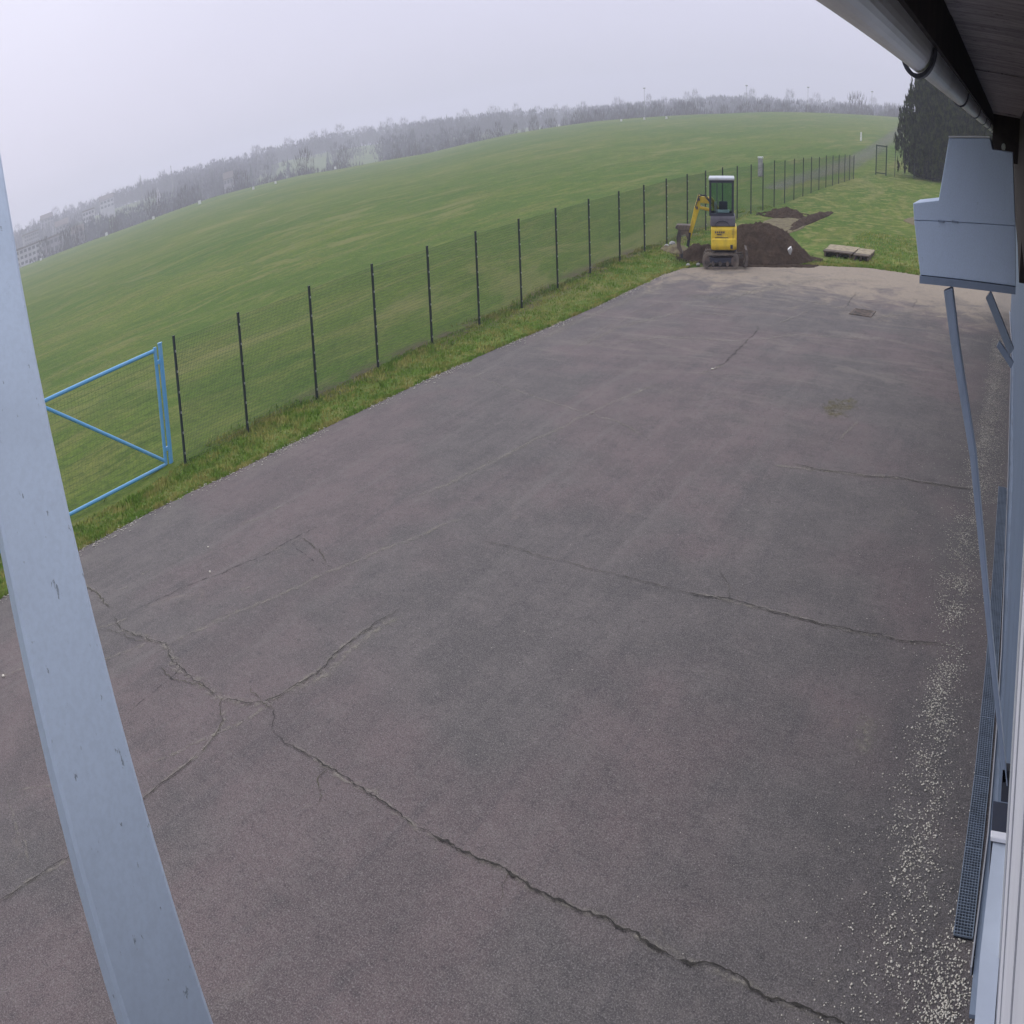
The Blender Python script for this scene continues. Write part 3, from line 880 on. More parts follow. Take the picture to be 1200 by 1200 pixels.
# sheet-metal housing on the wall ahead
BY = 4.4
bx_ = thing('door_track_housing', 'large blue-grey sheet metal housing with stepped left side under the eaves', 'housing', (-.25, BY, 3.37))
def L(p, y=None): return (p[0] + .25, p[1] - 3.37)
outline = [(-.527, 3.371 + .025), (-.584, 3.616), (-.439, 3.636), (-.396, 3.832), (-.168, 3.851), (-.151, 3.819), (-.037, 3.821), (.021, 3.413)]
seam = 3.565
up = [(-.5745, 3.5645), (-.584, 3.616), (-.439, 3.636), (-.396, 3.832), (-.168, 3.851), (-.151, 3.819), (-.037, 3.821), (.0, 3.5985)]
lo = [(-.527, 3.397), (-.5745, 3.563), (.0, 3.597), (.021, 3.413)]
m = MB(); m.prism([L(p) for p in up], 'y', 0, .3); m.build('upper_sheet', M['box'], bx_, bevel=.002)
m = MB(); m.prism([L(p) for p in lo], 'y', .001, .3); m.build('lower_sheet', M['box'], bx_, bevel=.002)
m = MB(); m.prism([L(p) for p in [(-.530, 3.371), (-.530, 3.395), (.021, 3.411), (.023, 3.388)]], 'y', -.004, .3); m.build('bottom_flange', M['box_edge'], bx_)
m = MB(); m.prism([L(p) for p in [(-.397, 3.834), (-.397, 3.838), (-.168, 3.858), (-.168, 3.853)]], 'y', -.006, .3); m.build('cap_strip', M['sill'], bx_)
m = MB(); m.tube([(.16, -.015, .462), (.16, .03, .462)], .012, 8); m.build('bolt', M['clip'], bx_)
for i, (x, z) in enumerate([(-.42, 3.574), (-.34, 3.579)]):
    m = MB(); m.box(x + .25 - .018, x + .25 + .018, -.004, .0, z - 3.37 - .004, z - 3.37 + .002); m.build('rivet', M['box_edge'], bx_)
# stays under the housing
M['stay'] = mat_paint('stay_paint', (.30, .36, .47), (.20, .24, .31), (5, 5, 1), .45)
st = thing('diagonal_stay', 'long thin blue-grey stay sloping from the housing down to the door', 'stay', (-.364, BY, 3.365))
pl = [(-.364, 3.366), (-.31, 3.20), (-.235, 3.01), (-.176, 2.861), (-.10, 2.58), (-.03, 2.31), (.05, 2.03), (.125, 1.76)]
m = MB(); w_ = [.050, .046, .041, .037, .033, .030, .027, .025]
for i in range(len(pl) - 1):
    m.beam((pl[i][0] + .364, .03, pl[i][1] - 3.365), (pl[i + 1][0] + .364, .03, pl[i + 1][1] - 3.365), .06, w_[i], (0, 0, 1) if False else (1, 0, 0), .06, w_[i + 1])
m.build('bar', M['stay'], st)
m = MB()
for i in range(len(pl) - 1):
    m.beam((pl[i][0] + .364 + w_[i] * .52, .0, pl[i][1] - 3.365 + .004), (pl[i + 1][0] + .364 + w_[i + 1] * .52, .0, pl[i + 1][1] - 3.365 + .004), .07, .006, (1, 0, 0))
m.build('flange', M['box_edge'], st)
m = MB(); m.box(.47, .53, -.0, .06, -1.68, -1.56); m.build('foot_plate', M['digger_dark'], st)
st2 = thing('short_stay', 'short grey bracket stay between the housing and the wall', 'stay', (-.132, BY, 3.37))
m = MB(); m.beam((0, .03, 0), (.15, .03, -.165), .05, .035, (1, 0, 0)); m.build('bar', M['rail'], st2)
m = MB(); m.beam((.07, .05, -.15), (.16, .05, -.21), .03, .025, (1, 0, 0)); m.build('hook', M['box_edge'], st2)

# big near brace (bottom-left in the view), 45 degrees in the plane across the wall
def near_brace():
    Rp = [(0, 162), (13.3, 253), (28, 340), (36, 380), (53.3, 468), (80, 597), (103.8, 697), (125, 775), (142.5, 840), (157.5, 900), (170.7, 938.7), (192, 1013), (213, 1082.7), (250.7, 1200)]
    Lp = [(0, 614.7), (10.3, 680), (25, 740), (42.5, 820), (58, 888), (80, 968), (104, 1061), (125, 1133), (145, 1200)]
    c = 1.17
    def on(q):
        d = ray(*q); t = -c / (d[0] + d[2]); return d * t
    def fitpoly(ps, deg):
        pts = [on(q) for q in ps]; return np.polyfit([p.x for p in pts], [p.y for p in pts], deg)
    fr = fitpoly(Rp, 3); fl = fitpoly(Lp, 2)
    xs = np.linspace(-1.34, .10, 25)
    def yr(x): return float(np.polyval(fr, max(-1.2, min(x, -.55)))) + (0 if -1.2 <= x <= -.55 else float(np.polyval(np.polyder(fr), max(-1.2, min(x, -.55)))) * (x - max(-1.2, min(x, -.55))))
    xl0, xl1 = min(on(q).x for q in Lp), max(on(q).x for q in Lp)
    def yl(x):
        k = max(xl0, min(x, xl1)); return float(np.polyval(fl, k)) + float(np.polyval(np.polyder(fl), k)) * (x - k)
    b = thing('wall_brace', 'thick pale grey-blue steel brace slanting down across the left of the view', 'brace', (0, .25, 3.84))
    T = .022; m = MB(); k0 = None
    for x in xs:
        z = -c - x; a, d = yl(x) - .25 + .002, yr(x) - .25
        n = (-T, -T)
        be = .004
        ring = [(x - be * .7, a, z - be * .7), (x, a + be, z), (x, d - be, z), (x - be * .7, d, z - be * .7), (x + n[0], d, z + n[1]), (x + n[0], a, z + n[1])]
        i = len(m.v); m.v += ring
        if k0 is not None:
            for q in range(6): m.f.append((k0 + q, k0 + (q + 1) % 6, i + (q + 1) % 6, i + q))
        else: m.f.append(tuple(range(i, i + 6)))
        k0 = i
    m.f.append(tuple(range(k0, k0 + 6))[::-1])
    m.build('flat_bar', M['brace'], b)
near_brace()

# drain grate
def grate():
    g = thing('drain_grate', 'long narrow galvanised drain grate set in the asphalt along the wall', 'drain grate', (0, 6.2, 0))
    LY = [6.15, 8, 10.1, 13, 15.75]; LXs = [-.205, -.125, -.075, -.055, -.05]
    W = .17
    def gx(y): return interp(y, LY, LXs)
    ch = MB()
    ys = list(np.arange(6.18, 15.8, .96))
    for a, b in zip(ys, ys[1:]):
        m = MB(); a2, b2 = a + .004, b - .004
        def bar(x0, y0, x1, y1, w, z0, z1):
            m.beam((x0, y0 - 6.2, (z0 + z1) / 2), (x1, y1 - 6.2, (z0 + z1) / 2), w, z1 - z0)
        n = 6
        for k in range(n + 1):
            u = W * k / n
            bar(gx(a2) + u, a2, gx(b2) + u, b2, .005 if 0 < k < n else .009, .008, .024)
        q = int(.95 / .03)
        for k in range(q + 1):
            y = a2 + (b2 - a2) * k / q
            m.box(gx(y), gx(y) + W, y - 6.2 - .003, y - 6.2 + .003, .012, .022)
        m.build('grate_panel', M['grate'], g)
        ch.hexa([(gx(a), a - 6.2, .001), (gx(a) + W, a - 6.2, .001), (gx(b) + W, b - 6.2, .001), (gx(b), b - 6.2, .001), (gx(a), a - 6.2, .005), (gx(a) + W, a - 6.2, .005), (gx(b) + W, b - 6.2, .005), (gx(b), b - 6.2, .005)])
    ch.build('channel', M['channel'], g)
grate()

# ================================================================== FENCE
FT = [(203.2,393.3),(278.7,366),(361.9,335),(435.5,309.2),(500.3,288.2),(557,270.9),(607.6,256.3),(650.9,243.7),(689.6,233),(725,224),(754.4,216.7),(780.8,209.2),(805.3,203.9),(826.9,199.9),(846.7,196.1),(864,194.5),(880.3,192.7),(894.4,191.3),(907.7,188),(920,188),(931,186),(941.6,184.7),(951.2,183.9),(960.3,183.9),(968.5,182),(976.3,182),(983.5,181.2),(990.4,180.7),(996,181.2),(1001,182)]
fence = thing('wire_fence', 'long dark green wire mesh fence with slim posts between the yard and the field', 'fence', (-18.75, 9.7, 0))
posts = []
for q in FT:
    d = ray(*q); mm = .01703
    t = (-18.757 - mm * 9.825) / (d[0] - mm * d[1])
    posts.append(Vector((d[0] * t, d[1] * t, d[2] * t + CAM_H)))
for i, p in enumerate(posts):
    zb = interp(p.y, FZY, FZ) - .03
    h = p.z - zb
    m = MB(); w = .032
    m.box(-w, w, -w * .8, w * .8, 0, h - .01); m.box(-w - .004, w + .004, -w, w, h - .01, h)
    m.build_name = None
    o = m.build('fence_post', M['post'], fence); o.location = (p.x + 18.75, p.y - 9.7, zb)
    if i < 14:
        m = MB()
        for k in range(6): m.box(w + .001, w + .016, -.015, .015, .18 + k * .31, .215 + k * .31)
        c = m.build('clip', M['clip'], o)
        c['kind'] = 'stuff'
for i in range(29):
    a, b = posts[i], posts[i + 1]
    za, zb = interp(a.y, FZY, FZ) + .02, interp(b.y, FZY, FZ) + .02
    off = Vector((18.75, -9.7, 0)); m = MB(); far = i > 12
    nv = int((b.y - a.y) / (.05 if not far else .1)); nh = 34 if not far else 17
    wr = .0033 if not far else .0034
    def P(t, s):
        x = a.x + (b.x - a.x) * t - .036; y = a.y + (b.y - a.y) * t
        z0 = za + (zb - za) * t; z1 = a.z + (b.z - a.z) * t - .07
        return Vector((x, y, z0 + (z1 - z0) * s)) + off
    def wire(p, q, side):
        # three-sided wire
        i0 = len(m.v); s = side * wr; n = Vector((wr, 0, 0))
        for c in (p, q): m.v += [tuple(c - s), tuple(c + s), tuple(c + n * 1.6)]
        m.f += [(i0, i0 + 1, i0 + 4, i0 + 3), (i0 + 1, i0 + 2, i0 + 5, i0 + 4), (i0 + 2, i0, i0 + 3, i0 + 5)]
    for k in range(1, nv): wire(P(k / nv, 0), P(k / nv, 1), Vector((0, .9, 0)))
    for k in range(nh + 1): wire(P(0, k / nh), P(1, k / nh), Vector((0, 0, .5)))
    me = raw_mesh('mesh_panel', [tuple(v) for v in m.v], m.f, M['wire'])
    link('mesh_panel', me, fence)

# blue gate
def gate():
    x0, y0 = -19.50, 9.55
    g = thing('blue_gate', 'open-frame blue steel tube gate with wire infill at the near end of the fence', 'gate', (x0, y0, 0))
    def W(x, y, z): return (x - x0, y - y0, z)
    xf = lambda y: interp(y, [2.2, 4.4, 6.5, 9.46], [-19.25, -19.3, -19.46, -19.5])
    H = 1.82; B = .04
    Yh, Ym, Ye = 9.50, 6.05, 2.4
    # hinge post and gate upright
    m = MB(); m.tube([W(-19.46, 9.65, -.08), W(-19.44, 9.64, 1.90)], .06, 14); m.tube([W(-19.44, 9.64, 1.90), W(-19.44, 9.64, 1.915)], .068, 14); m.build('hinge_post', M['blue'], g)
    for n, a, b, r in (('upright', W(xf(Yh), Yh, B), W(xf(Yh) + .0, Yh, H + .05), .048), ('upright', W(xf(Ym), Ym, B), W(xf(Ym), Ym, H + .02), .03), ('upright', W(xf(Ye), Ye, B), W(xf(Ye), Ye, H), .04),
                       ('top_rail', W(xf(Yh), Yh, H), W(xf(Ym), Ym, H - .01), .032), ('top_rail', W(xf(Ym), Ym, H - .01), W(xf(Ye), Ye, H - .02), .032),
                       ('bottom_rail', W(xf(Yh), Yh, B), W(xf(Ym), Ym, B), .032), ('bottom_rail', W(xf(Ym), Ym, B), W(xf(Ye), Ye, B), .032),
                       ('diagonal', W(xf(Yh), Yh, B + .05), W(xf(Ym), Ym, H - .08), .03), ('diagonal', W(xf(Ye), Ye, B + .05), W(xf(Ym), Ym, H - .08), .03)):
        m = MB(); m.tube([a, b], r, 12); m.build(n, M['blue'], g, smooth=False)
    for z in (.25, 1.6):
        m = MB(); m.box(xf(9.5) - x0 - .0, xf(9.5) - x0 + .07, -.07, .11, z, z + .06); m.build('hinge', M['blue'], g)
    m = MB(); wr = .0014
    for k in range(1, 70):
        y = Ye + (Yh - Ye) * k / 70; p = W(xf(y), y, B)
        m.v += [(p[0], p[1] - wr, B), (p[0], p[1] + wr, B), (p[0] + wr, p[1], B), (p[0], p[1] - wr, H), (p[0], p[1] + wr, H), (p[0] + wr, p[1], H)]
        i = len(m.v) - 6; m.f += [(i, i + 1, i + 4, i + 3), (i + 1, i + 2, i + 5, i + 4), (i + 2, i, i + 3, i + 5)]
    for k in range(1, 18):
        z = B + (H - B) * k / 18
        for ya, yb_ in ((Ye, 4.4), (4.4, 6.5), (6.5, Yh)):
            pa, pb = W(xf(ya), ya, z), W(xf(yb_), yb_, z)
            i = len(m.v); m.v += [(pa[0], pa[1], z - wr), (pa[0], pa[1], z + wr), (pa[0] + wr, pa[1], z), (pb[0], pb[1], z - wr), (pb[0], pb[1], z + wr), (pb[0] + wr, pb[1], z)]
            m.f += [(i, i + 1, i + 4, i + 3), (i + 1, i + 2, i + 5, i + 4), (i + 2, i, i + 3, i + 5)]
    link('wire_infill', raw_mesh('wire_infill', m.v, m.f, M['wire']), g)
gate()

# small green gate and short fence by the conifer
def small_gate():
    z = terrain(-15.8, 90)
    g = thing('green_gate', 'small empty-looking dark green gate frame standing in the grass beside the conifer', 'gate', (-15.85, 90, z))
    for n, a, b, w in (('gate_post', (-.6, 0, 0), (-.6, 0, 1.92), .11), ('gate_post', (.6, 0, 0), (.6, 0, 1.92), .13), ('top_bar', (-.54, 0, 1.86), (.535, 0, 1.86), .07), ('bottom_bar', (-.54, 0, .12), (.535, 0, .12), .07)):
        m = MB(); m.beam(a, b, w, w * .8); m.build(n, M['gate_green'], g)
    m = MB()
    for k in range(14):
        x = -.5 + 1.0 * k / 13; m.box(x - .004, x + .004, -.004, .004, .15, 1.83)
    for k in range(12):
        zz = .2 + 1.6 * k / 11; m.box(-.54, .53, -.003, .003, zz - .004, zz + .004)
    m.build('wire_infill', M['wire'], g)
    f = thing('short_fence', 'short thin wire fence running from the green gate behind the conifer', 'fence', (-15.2, 90.2, z))
    for k, x in enumerate((.95, 3.2, 5.4, 7.6)):
        m = MB(); m.box(x - .03, x + .03, .2 * k - .02, .2 * k + .02, 0, 1.85); m.build('fence_post', M['post'], f)
    m = MB()
    for k in range(10): m.beam((.1, 0, .15 + k * .18), (7.6, .6, .15 + k * .18), .006, .006)
    for k in range(60): m.box(.1 + k * .125, .104 + k * .125, k * .01, k * .01 + .006, .1, 1.8)
    m.build('mesh_panel', M['wire'], f)
small_gate()

# grey track in the grass beyond the fence
def path():
    pts = [hit(*q) for q in [(905, 222), (945, 208), (985, 196), (1010, 184), (1028, 173), (1045, 160), (1058, 150), (1075, 142)]]
    W = [3, 4, 5, 5, 4.5, 4.5, 5, 5]
    V = []; F = []; P2 = []
    for i in range(len(pts) - 1):
        for k in range(12):
            t = k / 12; P2.append((pts[i] + (pts[i + 1] - pts[i]) * t, W[i] + (W[i + 1] - W[i]) * t))
    for i, (p, w) in enumerate(P2):
        q = P2[min(i + 1, len(P2) - 1)][0]; o = P2[max(0, i - 1)][0]; d = (q - o); d.z = 0; d.normalize(); s = Vector((-d.y, d.x, 0))
        for k in (-1, -.5, 0, .5, 1):
            ww = w / 2 * (1 + .35 * mnoise.noise(Vector((p.x * .3, p.y * .3, k))))
            x, y = p.x + s.x * ww * k, p.y + s.y * ww * k
            V.append((x, y, terrain(x, y) + .03))
    for i in range(len(P2) - 1):
        for k in range(4): F.append((i * 5 + k, i * 5 + k + 1, (i + 1) * 5 + k + 1, (i + 1) * 5 + k))
    me = raw_mesh('path', V, F, M['path'])
    at = me.attributes.new('fade', 'FLOAT', 'POINT'); at.data.foreach_set('value', np.array([0, .9, 1.2, .9, 0] * len(P2), dtype=np.float32))
    tag(link('path', me), kind='structure')
path()

# ================================================================== SOIL
def heap(name, cx, cy, ax, ay, h, rot, mat, label, rough=.12, seed=0, n=70, cat='soil heap', pw=1.0, kind=None):
    V = []; F = []
    ca, sa = math.cos(rot), math.sin(rot)
    for i in range(n + 1):
        for j in range(n + 1):
            u = -1.1 + 2.2 * i / n; v = -1.1 + 2.2 * j / n
            X, Y = u * ax, v * ay
            x, y = cx + X * ca - Y * sa, cy + X * sa + Y * ca
            d = math.sqrt(u * u + v * v) + .18 * mnoise.noise(Vector((u * 2.2, v * 2.2, seed)))
            k = max(0, 1 - d) ** pw
            z = h * (1.25 * k if k < .6 else .75 + (k - .6) * .5) if h > .5 else h * min(1, 1.6 * k)
            z += rough * (mnoise.noise(Vector((x * 2.3, y * 2.3, seed))) * .9 + .5 * mnoise.noise(Vector((x * 6, y * 6, seed + 2))) + .25 * mnoise.noise(Vector((x * 15, y * 15, seed + 4)))) * min(1, k * 5)
            base = max(terrain(x, y), 0)
            V.append((x, y, base + z + (.012 if k > .02 else -.15)))
    for i in range(n):
        for j in range(n): F.append((i * (n + 1) + j, (i + 1) * (n + 1) + j, (i + 1) * (n + 1) + j + 1, i * (n + 1) + j + 1))
    me = raw_mesh(name, V, F, mat)
    for p in me.polygons: p.use_smooth = True
    return tag(link(name, me), label, cat, kind=kind)
heap('soil_mound', -12.85, 37.4, 2.95, 2.1, 1.03, .18, M['soil'], 'large dark brown mound of dug soil behind and right of the excavator', .10, 1, 110)
heap('soil_mound', -15.35, 35.9, 1.15, .95, .36, .2, M['soil'], 'small low heap of fresh soil under the excavator bucket', .10, 3, 60)
heap('soil_mound', -15.5, 51.0, 1.5, 1.0, .30, .2, M['soil'], 'dark little soil ridge on the grass behind the big mound', .10, 5, 50)
heap('soil_mound', -13.55, 50.5, .45, 5.6, .16, -.03, M['soil'], 'thin strip of turned earth leading away across the grass', .07, 6, 60)
heap('soil_mound', -14.6, 47.8, 1.5, 3.6, .05, .1, M['soil_dry'], 'flat worn patch of bare earth between the mound and the soil ridge', .03, 8, 50)
heap('soil_mound', -6.9, 56.6, 1.2, 2.6, .10, .1, M['soil_dry'], 'brown worn patch in the grass beside the sheet metal housing', .05, 9, 40)
heap('soil_mound', -17.1, 36.8, .9, .8, .12, .1, M['soil_dry'], 'low pale heap of earth at the fence left of the bucket', .05, 11, 40)
heap('soil_mound', -12.9, 37.3, 3.6, 2.5, .05, .24, M['soil'], 'thin spread of loose soil between the asphalt edge and the big mound', .03, 14, 60)
def clods():
    P = []; S = []
    for _ in range(2600):
        a = random.uniform(0, 6.283); r = 1 + abs(random.gauss(0, .13))
        c = random.choice([(-12.75, 37.5, 2.75, 2.0), (-12.75, 37.5, 2.75, 2.0), (-15.35, 35.9, 1.2, 1.0), (-15.6, 51.8, 1.9, 1.5)])
        x, y = c[0] + math.cos(a) * c[2] * r * .95, c[1] + math.sin(a) * c[3] * r * .95
        s = random.uniform(.012, .05); P.append((x, y, max(0, terrain(x, y)) + s * .3)); S.append(s)
    tag(stones(P, S, 'dirt', M['soil'], .8), 'clods of soil around the heaps', 'dirt', kind='stuff')
clods()
# white bag scrap on the mound
p = Vector((-10.85, 36.55, .34))
m = MB(); ring = []
for k in range(8): ring.append((.10 * math.cos(.785 * k) * random.uniform(.5, 1.3), .13 * math.sin(.785 * k) * random.uniform(.6, 1.2)))
m.prism(ring, 'y', 0, .08)
bag = m.build('plastic_bag', M['white']); bag.location = p; bag.rotation_euler = (.5, .3, .4)
tag(bag, 'crumpled white plastic scrap on the right slope of the soil mound', 'plastic bag')

# ---- board stacks
def boards(name, label, x0, x1, y0, y1, z, n, th, gap, cat):
    t = thing(name, label, cat, (x0, y0, terrain((x0 + x1) / 2, (y0 + y1) / 2)), .05)
    for k in range(3):
        xx = (x1 - x0) * (.08 + .42 * k)
        m = MB(); m.box(xx - .04, xx + .04, .02, y1 - y0 - .02, 0, z); m.build('bearer', M['plank_dark'], t)
    d = (y1 - y0) / n
    for k in range(n):
        m = MB(); m.box(random.uniform(-.03, .03), x1 - x0 + random.uniform(-.03, .03), k * d + gap, (k + 1) * d - gap, z + .002, z + .002 + th + random.uniform(0, .008))
        m.build('plank', M['plank'] if k != 0 else M['plank_dark'], t)
boards('wooden_pallet', 'wider of the two weathered board stacks on the grass past the asphalt', -9.95, -8.35, 39.5, 41.9, .12, 4, .03, .01, 'pallet')
boards('wooden_pallet', 'narrower board stack lying at the right end of the wider one', -8.30, -7.45, 39.5, 41.8, .11, 4, .03, .01, 'pallet')

# ================================================================== EXCAVATOR
def excavator():
    rz = math.radians(21.5)
    ex_ = thing('mini_excavator', 'small yellow tracked excavator with tall glazed cab, digging beside the soil mound', 'excavator', (-13.57, 34.45, 0.01), rz)
    ex_.scale = (1.14, 1.08, 1.03)
    # local axes: +x right in the view, +y away
    # tracks
    for k, yy in enumerate((-.48, .42)):
        tr = MB(); w = .24; Lx0, Lx1 = -.86, .66; r = .19
        prof = []
        n = 9
        for i in range(n + 1): a = -math.pi / 2 + math.pi * i / n; prof.append((Lx1 - r + r * math.cos(a), r + r * math.sin(a)))
        for i in range(n + 1): a = math.pi / 2 + math.pi * i / n; prof.append((Lx0 + r + r * math.cos(a), r + r * math.sin(a)))
        inner = [(x * .88 - .012, .19 + (z - .19) * .76) for x, z in prof]
        N = len(prof); i0 = len(tr.v)
        for y in (yy - w / 2, yy + w / 2):
            for x, z in prof: tr.v.append((x, y, z))
        for y in (yy - w / 2, yy + w / 2):
            for x, z in inner: tr.v.append((x, y, z))
        for q in range(N):
            q2 = (q + 1) % N
            tr.f.append((q, q2, N + q2, N + q)); tr.f.append((2 * N + q, 3 * N + q, 3 * N + q2, 2 * N + q2))
            tr.f.append((q, 2 * N + q, 2 * N + q2, q2)); tr.f.append((N + q, N + q2, 3 * N + q2, 3 * N + q))
        # lugs
        for q in range(18):
            x = Lx0 + .12 + (Lx1 - Lx0 - .24) * q / 17
            tr.box(x - .018, x + .018, yy - w / 2 - .004, yy + w / 2 + .004, 2 * r, 2 * r + .016)
        t = tr.build('track', M['track'], ex_)
        for x, rr in ((Lx0 + r, .135), (Lx1 - r, .135)):
            m = MB(); m.tube([(x, yy - .10, r), (x, yy + .10, r)], rr, 16); m.tube([(x, yy - .125, r), (x, yy - .1, r)], rr * .45, 12); m.build('wheel', M['mudmetal'], t)
        for x in (-.42, -.12, .18):
            m = MB(); m.tube([(x, yy - .10, .12), (x, yy + .10, .12)], .065, 12); m.build('roller', M['mudmetal'], t)
        m = MB(); m.box(Lx0 + .2, Lx1 - .2, yy - .07, yy + .07, .15, .27); m.build('track_frame', M['digger_dark'], t)
    m = MB(); m.box(-.45, .35, -.36, .30, .2, .36); m.tube([(-.03, 0, .36), (-.03, 0, .44)], .34, 20); m.build('undercarriage', M['mudmetal'], ex_, bevel=.01)
    # blade on the right
    bl = MB(); bl.beam((.35, -.3, .26), (.86, -.3, .30), .07, .09); bl.beam((.35, .26, .26), (.86, .26, .30), .07, .09)
    bl.prism([(.86, .08), (.93, .05), (1.02, .10), (1.05, .28), (1.0, .46), (.90, .50), (.95, .30), (.92, .14)], 'y', -.62, .56)
    bl.build('dozer_blade', M['mudmetal'], ex_)
    # house
    def rounded(x0, x1, y0, y1, z0, z1, name, mat, bev):
        m = MB(); m.box(x0, x1, y0, y1, z0, z1); return m.build(name, mat, ex_, bevel=bev)
    m = MB()
    prof = [(-.50, .70), (-.52, .55), (-.44, .46), (.70, .46), (.70, 1.04), (-.46, 1.04), (-.50, .98)]   # (y, z)
    m.prism([(y, z) for y, z in prof], 'x', -.50, .56)
    house = m.build('engine_house', M['yellow'], ex_, bevel=.03)
    m = MB(); m.prism([(-.56, .47), (-.60, .56), (-.58, .74), (-.50, .76), (-.48, .45)], 'x', -.46, .50); cw = m.build('counterweight', M['yellow'], ex_, bevel=.02)
    m = MB(); m.box(-.34, .22, -.512, -.50, .745, .775); m.build('groove', M['digger_dark'], house)
    m = MB(); m.box(-.36, -.10, -.506, -.498, .70, .745); m.build('handle_recess', M['digger_dark'], house)
    m = MB(); m.box(.30, .40, -.612, -.596, .50, .60); m.build('tow_slot', M['digger_dark'], cw)
    m = MB(); m.box(.40, .415, -.508, -.5, .62, 1.0); m.build('panel_gap', M['digger_dark'], house)
    m = MB(); m.box(.562, .568, -.35, .2, .55, .98); m.build('side_grille', M['digger_dark'], house)
    # badge: small worn grey lettering plate
    m = MB()
    for k in range(5): m.box(-.34 + k * .085, -.34 + k * .085 + .06, -.508, -.502, .875, .925)
    m.box(-.26, -.06, -.508, -.502, .83, .86)
    m.build('badge', M['mudmetal'], house)
    rounded(-.47, .53, -.42, .6, .42, .47, 'floor_plate', M['digger_dark'], .01)
    # grey cowl
    m = MB(); m.prism([(-.47, 1.042), (-.45, 1.26), (-.40, 1.30), (.66, 1.30), (.68, 1.042)], 'x', -.52, .50); m.build('engine_cowl', M['digger_grey'], ex_, bevel=.02)
    m = MB()
    for k in range(10):
        a0, a1 = math.pi * k / 10, math.pi * (k + 1) / 10
        m.beam((-.04 - .30 * math.cos(a0), -.478, 1.05 + .13 * math.sin(a0)), (-.04 - .30 * math.cos(a1), -.478, 1.05 + .13 * math.sin(a1)), .02, .03, (0, 1, 0))
    m.build('cowl_arch', M['digger_dark'], ex_)
    # cab
    x0, x1, y0, y1, z0, z1 = -.58, .44, -.40, .62, 1.30, 2.18
    def pil(name, xa, ya, xb, yb_, za, zb, w=.075):
        m = MB(); m.beam((xa, ya, za), (xb, yb_, zb), w, w, (0, 1, 0)); m.build(name, M['digger_dark'], ex_)
    for (x, y) in ((x0 + .04, y0 + .04), (x1 - .04, y0 + .04), (x0 + .04, y1 - .04), (x1 - .04, y1 - .04)): pil('cab_pillar', x, y, x, y, z0, z1)
    for z in (z0 + .03, z1 - .03):
        m = MB(); m.box(x0 + .078, x1 - .078, y0, y0 + .07, z - .03, z + .03); m.box(x0 + .078, x1 - .078, y1 - .07, y1, z - .03, z + .03)
        m.box(x0, x0 + .07, y0 + .078, y1 - .078, z - .03, z + .03); m.box(x1 - .07, x1, y0 + .078, y1 - .078, z - .03, z + .03); m.build('cab_rail', M['digger_dark'], ex_)
    for a in ((x0 + .08, x1 - .08, y0 + .03, y0 + .036), (x0 + .08, x1 - .08, y1 - .036, y1 - .03), (x0 + .03, x0 + .036, y0 + .08, y1 - .08), (x1 - .036, x1 - .03, y0 + .08, y1 - .08)):
        m = MB(); m.box(a[0], a[1], a[2], a[3], z0 + .06, z1 - .06); m.build('window', M['glass'], ex_)
    m = MB(); m.box(-.27, -.24, y0 + .012, y0 + .028, z0 + .06, z1 - .06); m.build('wiper_bar', M['digger_dark'], ex_)
    m = MB(); m.box(x0 - .02, x1 + .02, y0 - .03, y1 + .03, z1 + .002, z1 + .075); m.build('cab_roof', M['roofwhite'], ex_, bevel=.02)
    m = MB(); m.box(-.18, .18, .0, .10, 1.32, 1.64); m.box(-.18, .18, -.02, .34, 1.31, 1.38); m.build('seat', M['digger_dark'], ex_, bevel=.02)
    m = MB(); m.box(-.30, .26, y0 + .06, y0 + .12, 1.37, 1.45); m.build('parcel_shelf', M['roofwhite'], ex_, bevel=.01)
    for x in (-.34, -.29):
        m = MB(); m.tube([(x, .2, 1.3), (x - .01, .16, 1.62)], .014, 8); m.build('lever', M['roofwhite'], ex_)
    m = MB(); m.box(x1 - .004, x1 + .012, y0 + .05, y1 - .05, .98, 1.32); m.build('side_skirt', M['digger_dark'], ex_)
    # boom swung to the left
    yb = .95
    bm_ = MB(); bm_.beam((-.05, .75, .60), (-.12, yb, 1.25), .16, .2); bm_.beam((-.12, yb, 1.22), (-.50, yb, 1.60), .22, .16, (0, 1, 0), .18, .15)
    bm_.beam((-.46, yb, 1.60), (-1.03, yb, 1.63), .18, .14, (0, 1, 0), .16, .13)
    boom = bm_.build('boom', M['yellow'], ex_, bevel=.012)
    m = MB(); m.tube([(-.45, yb, 1.34), (-1.0, yb, 1.43)], .045, 10); m.build('hydraulic_ram', M['yellow'], boom)
    m = MB(); m.tube([(-.95, yb, 1.46), (-.78, yb, 1.40)], .025, 10); m.build('ram_rod', M['clip'], boom)
    am = MB(); am.beam((-1.00, yb, 1.74), (-1.14, yb, 1.36), .15, .15, (0, 1, 0), .22, .15)
    am.beam((-1.12, yb, 1.42), (-1.46, yb, .66), .22, .15, (0, 1, 0), .14, .13)
    arm = am.build('arm', M['yellow'], ex_, bevel=.012)
    m = MB(); m.tube([(-1.18, yb - .02, 1.36), (-1.40, yb - .02, .86)], .032, 10); m.build('bucket_ram', M['digger_dark'], arm)
    m = MB(); m.tube([(-.5, yb - .11, 1.52), (-.75, yb - .13, 1.76), (-1.02, yb - .12, 1.72), (-1.16, yb - .12, 1.5)], .018, 8); m.build('hose', M['digger_dark'], boom)
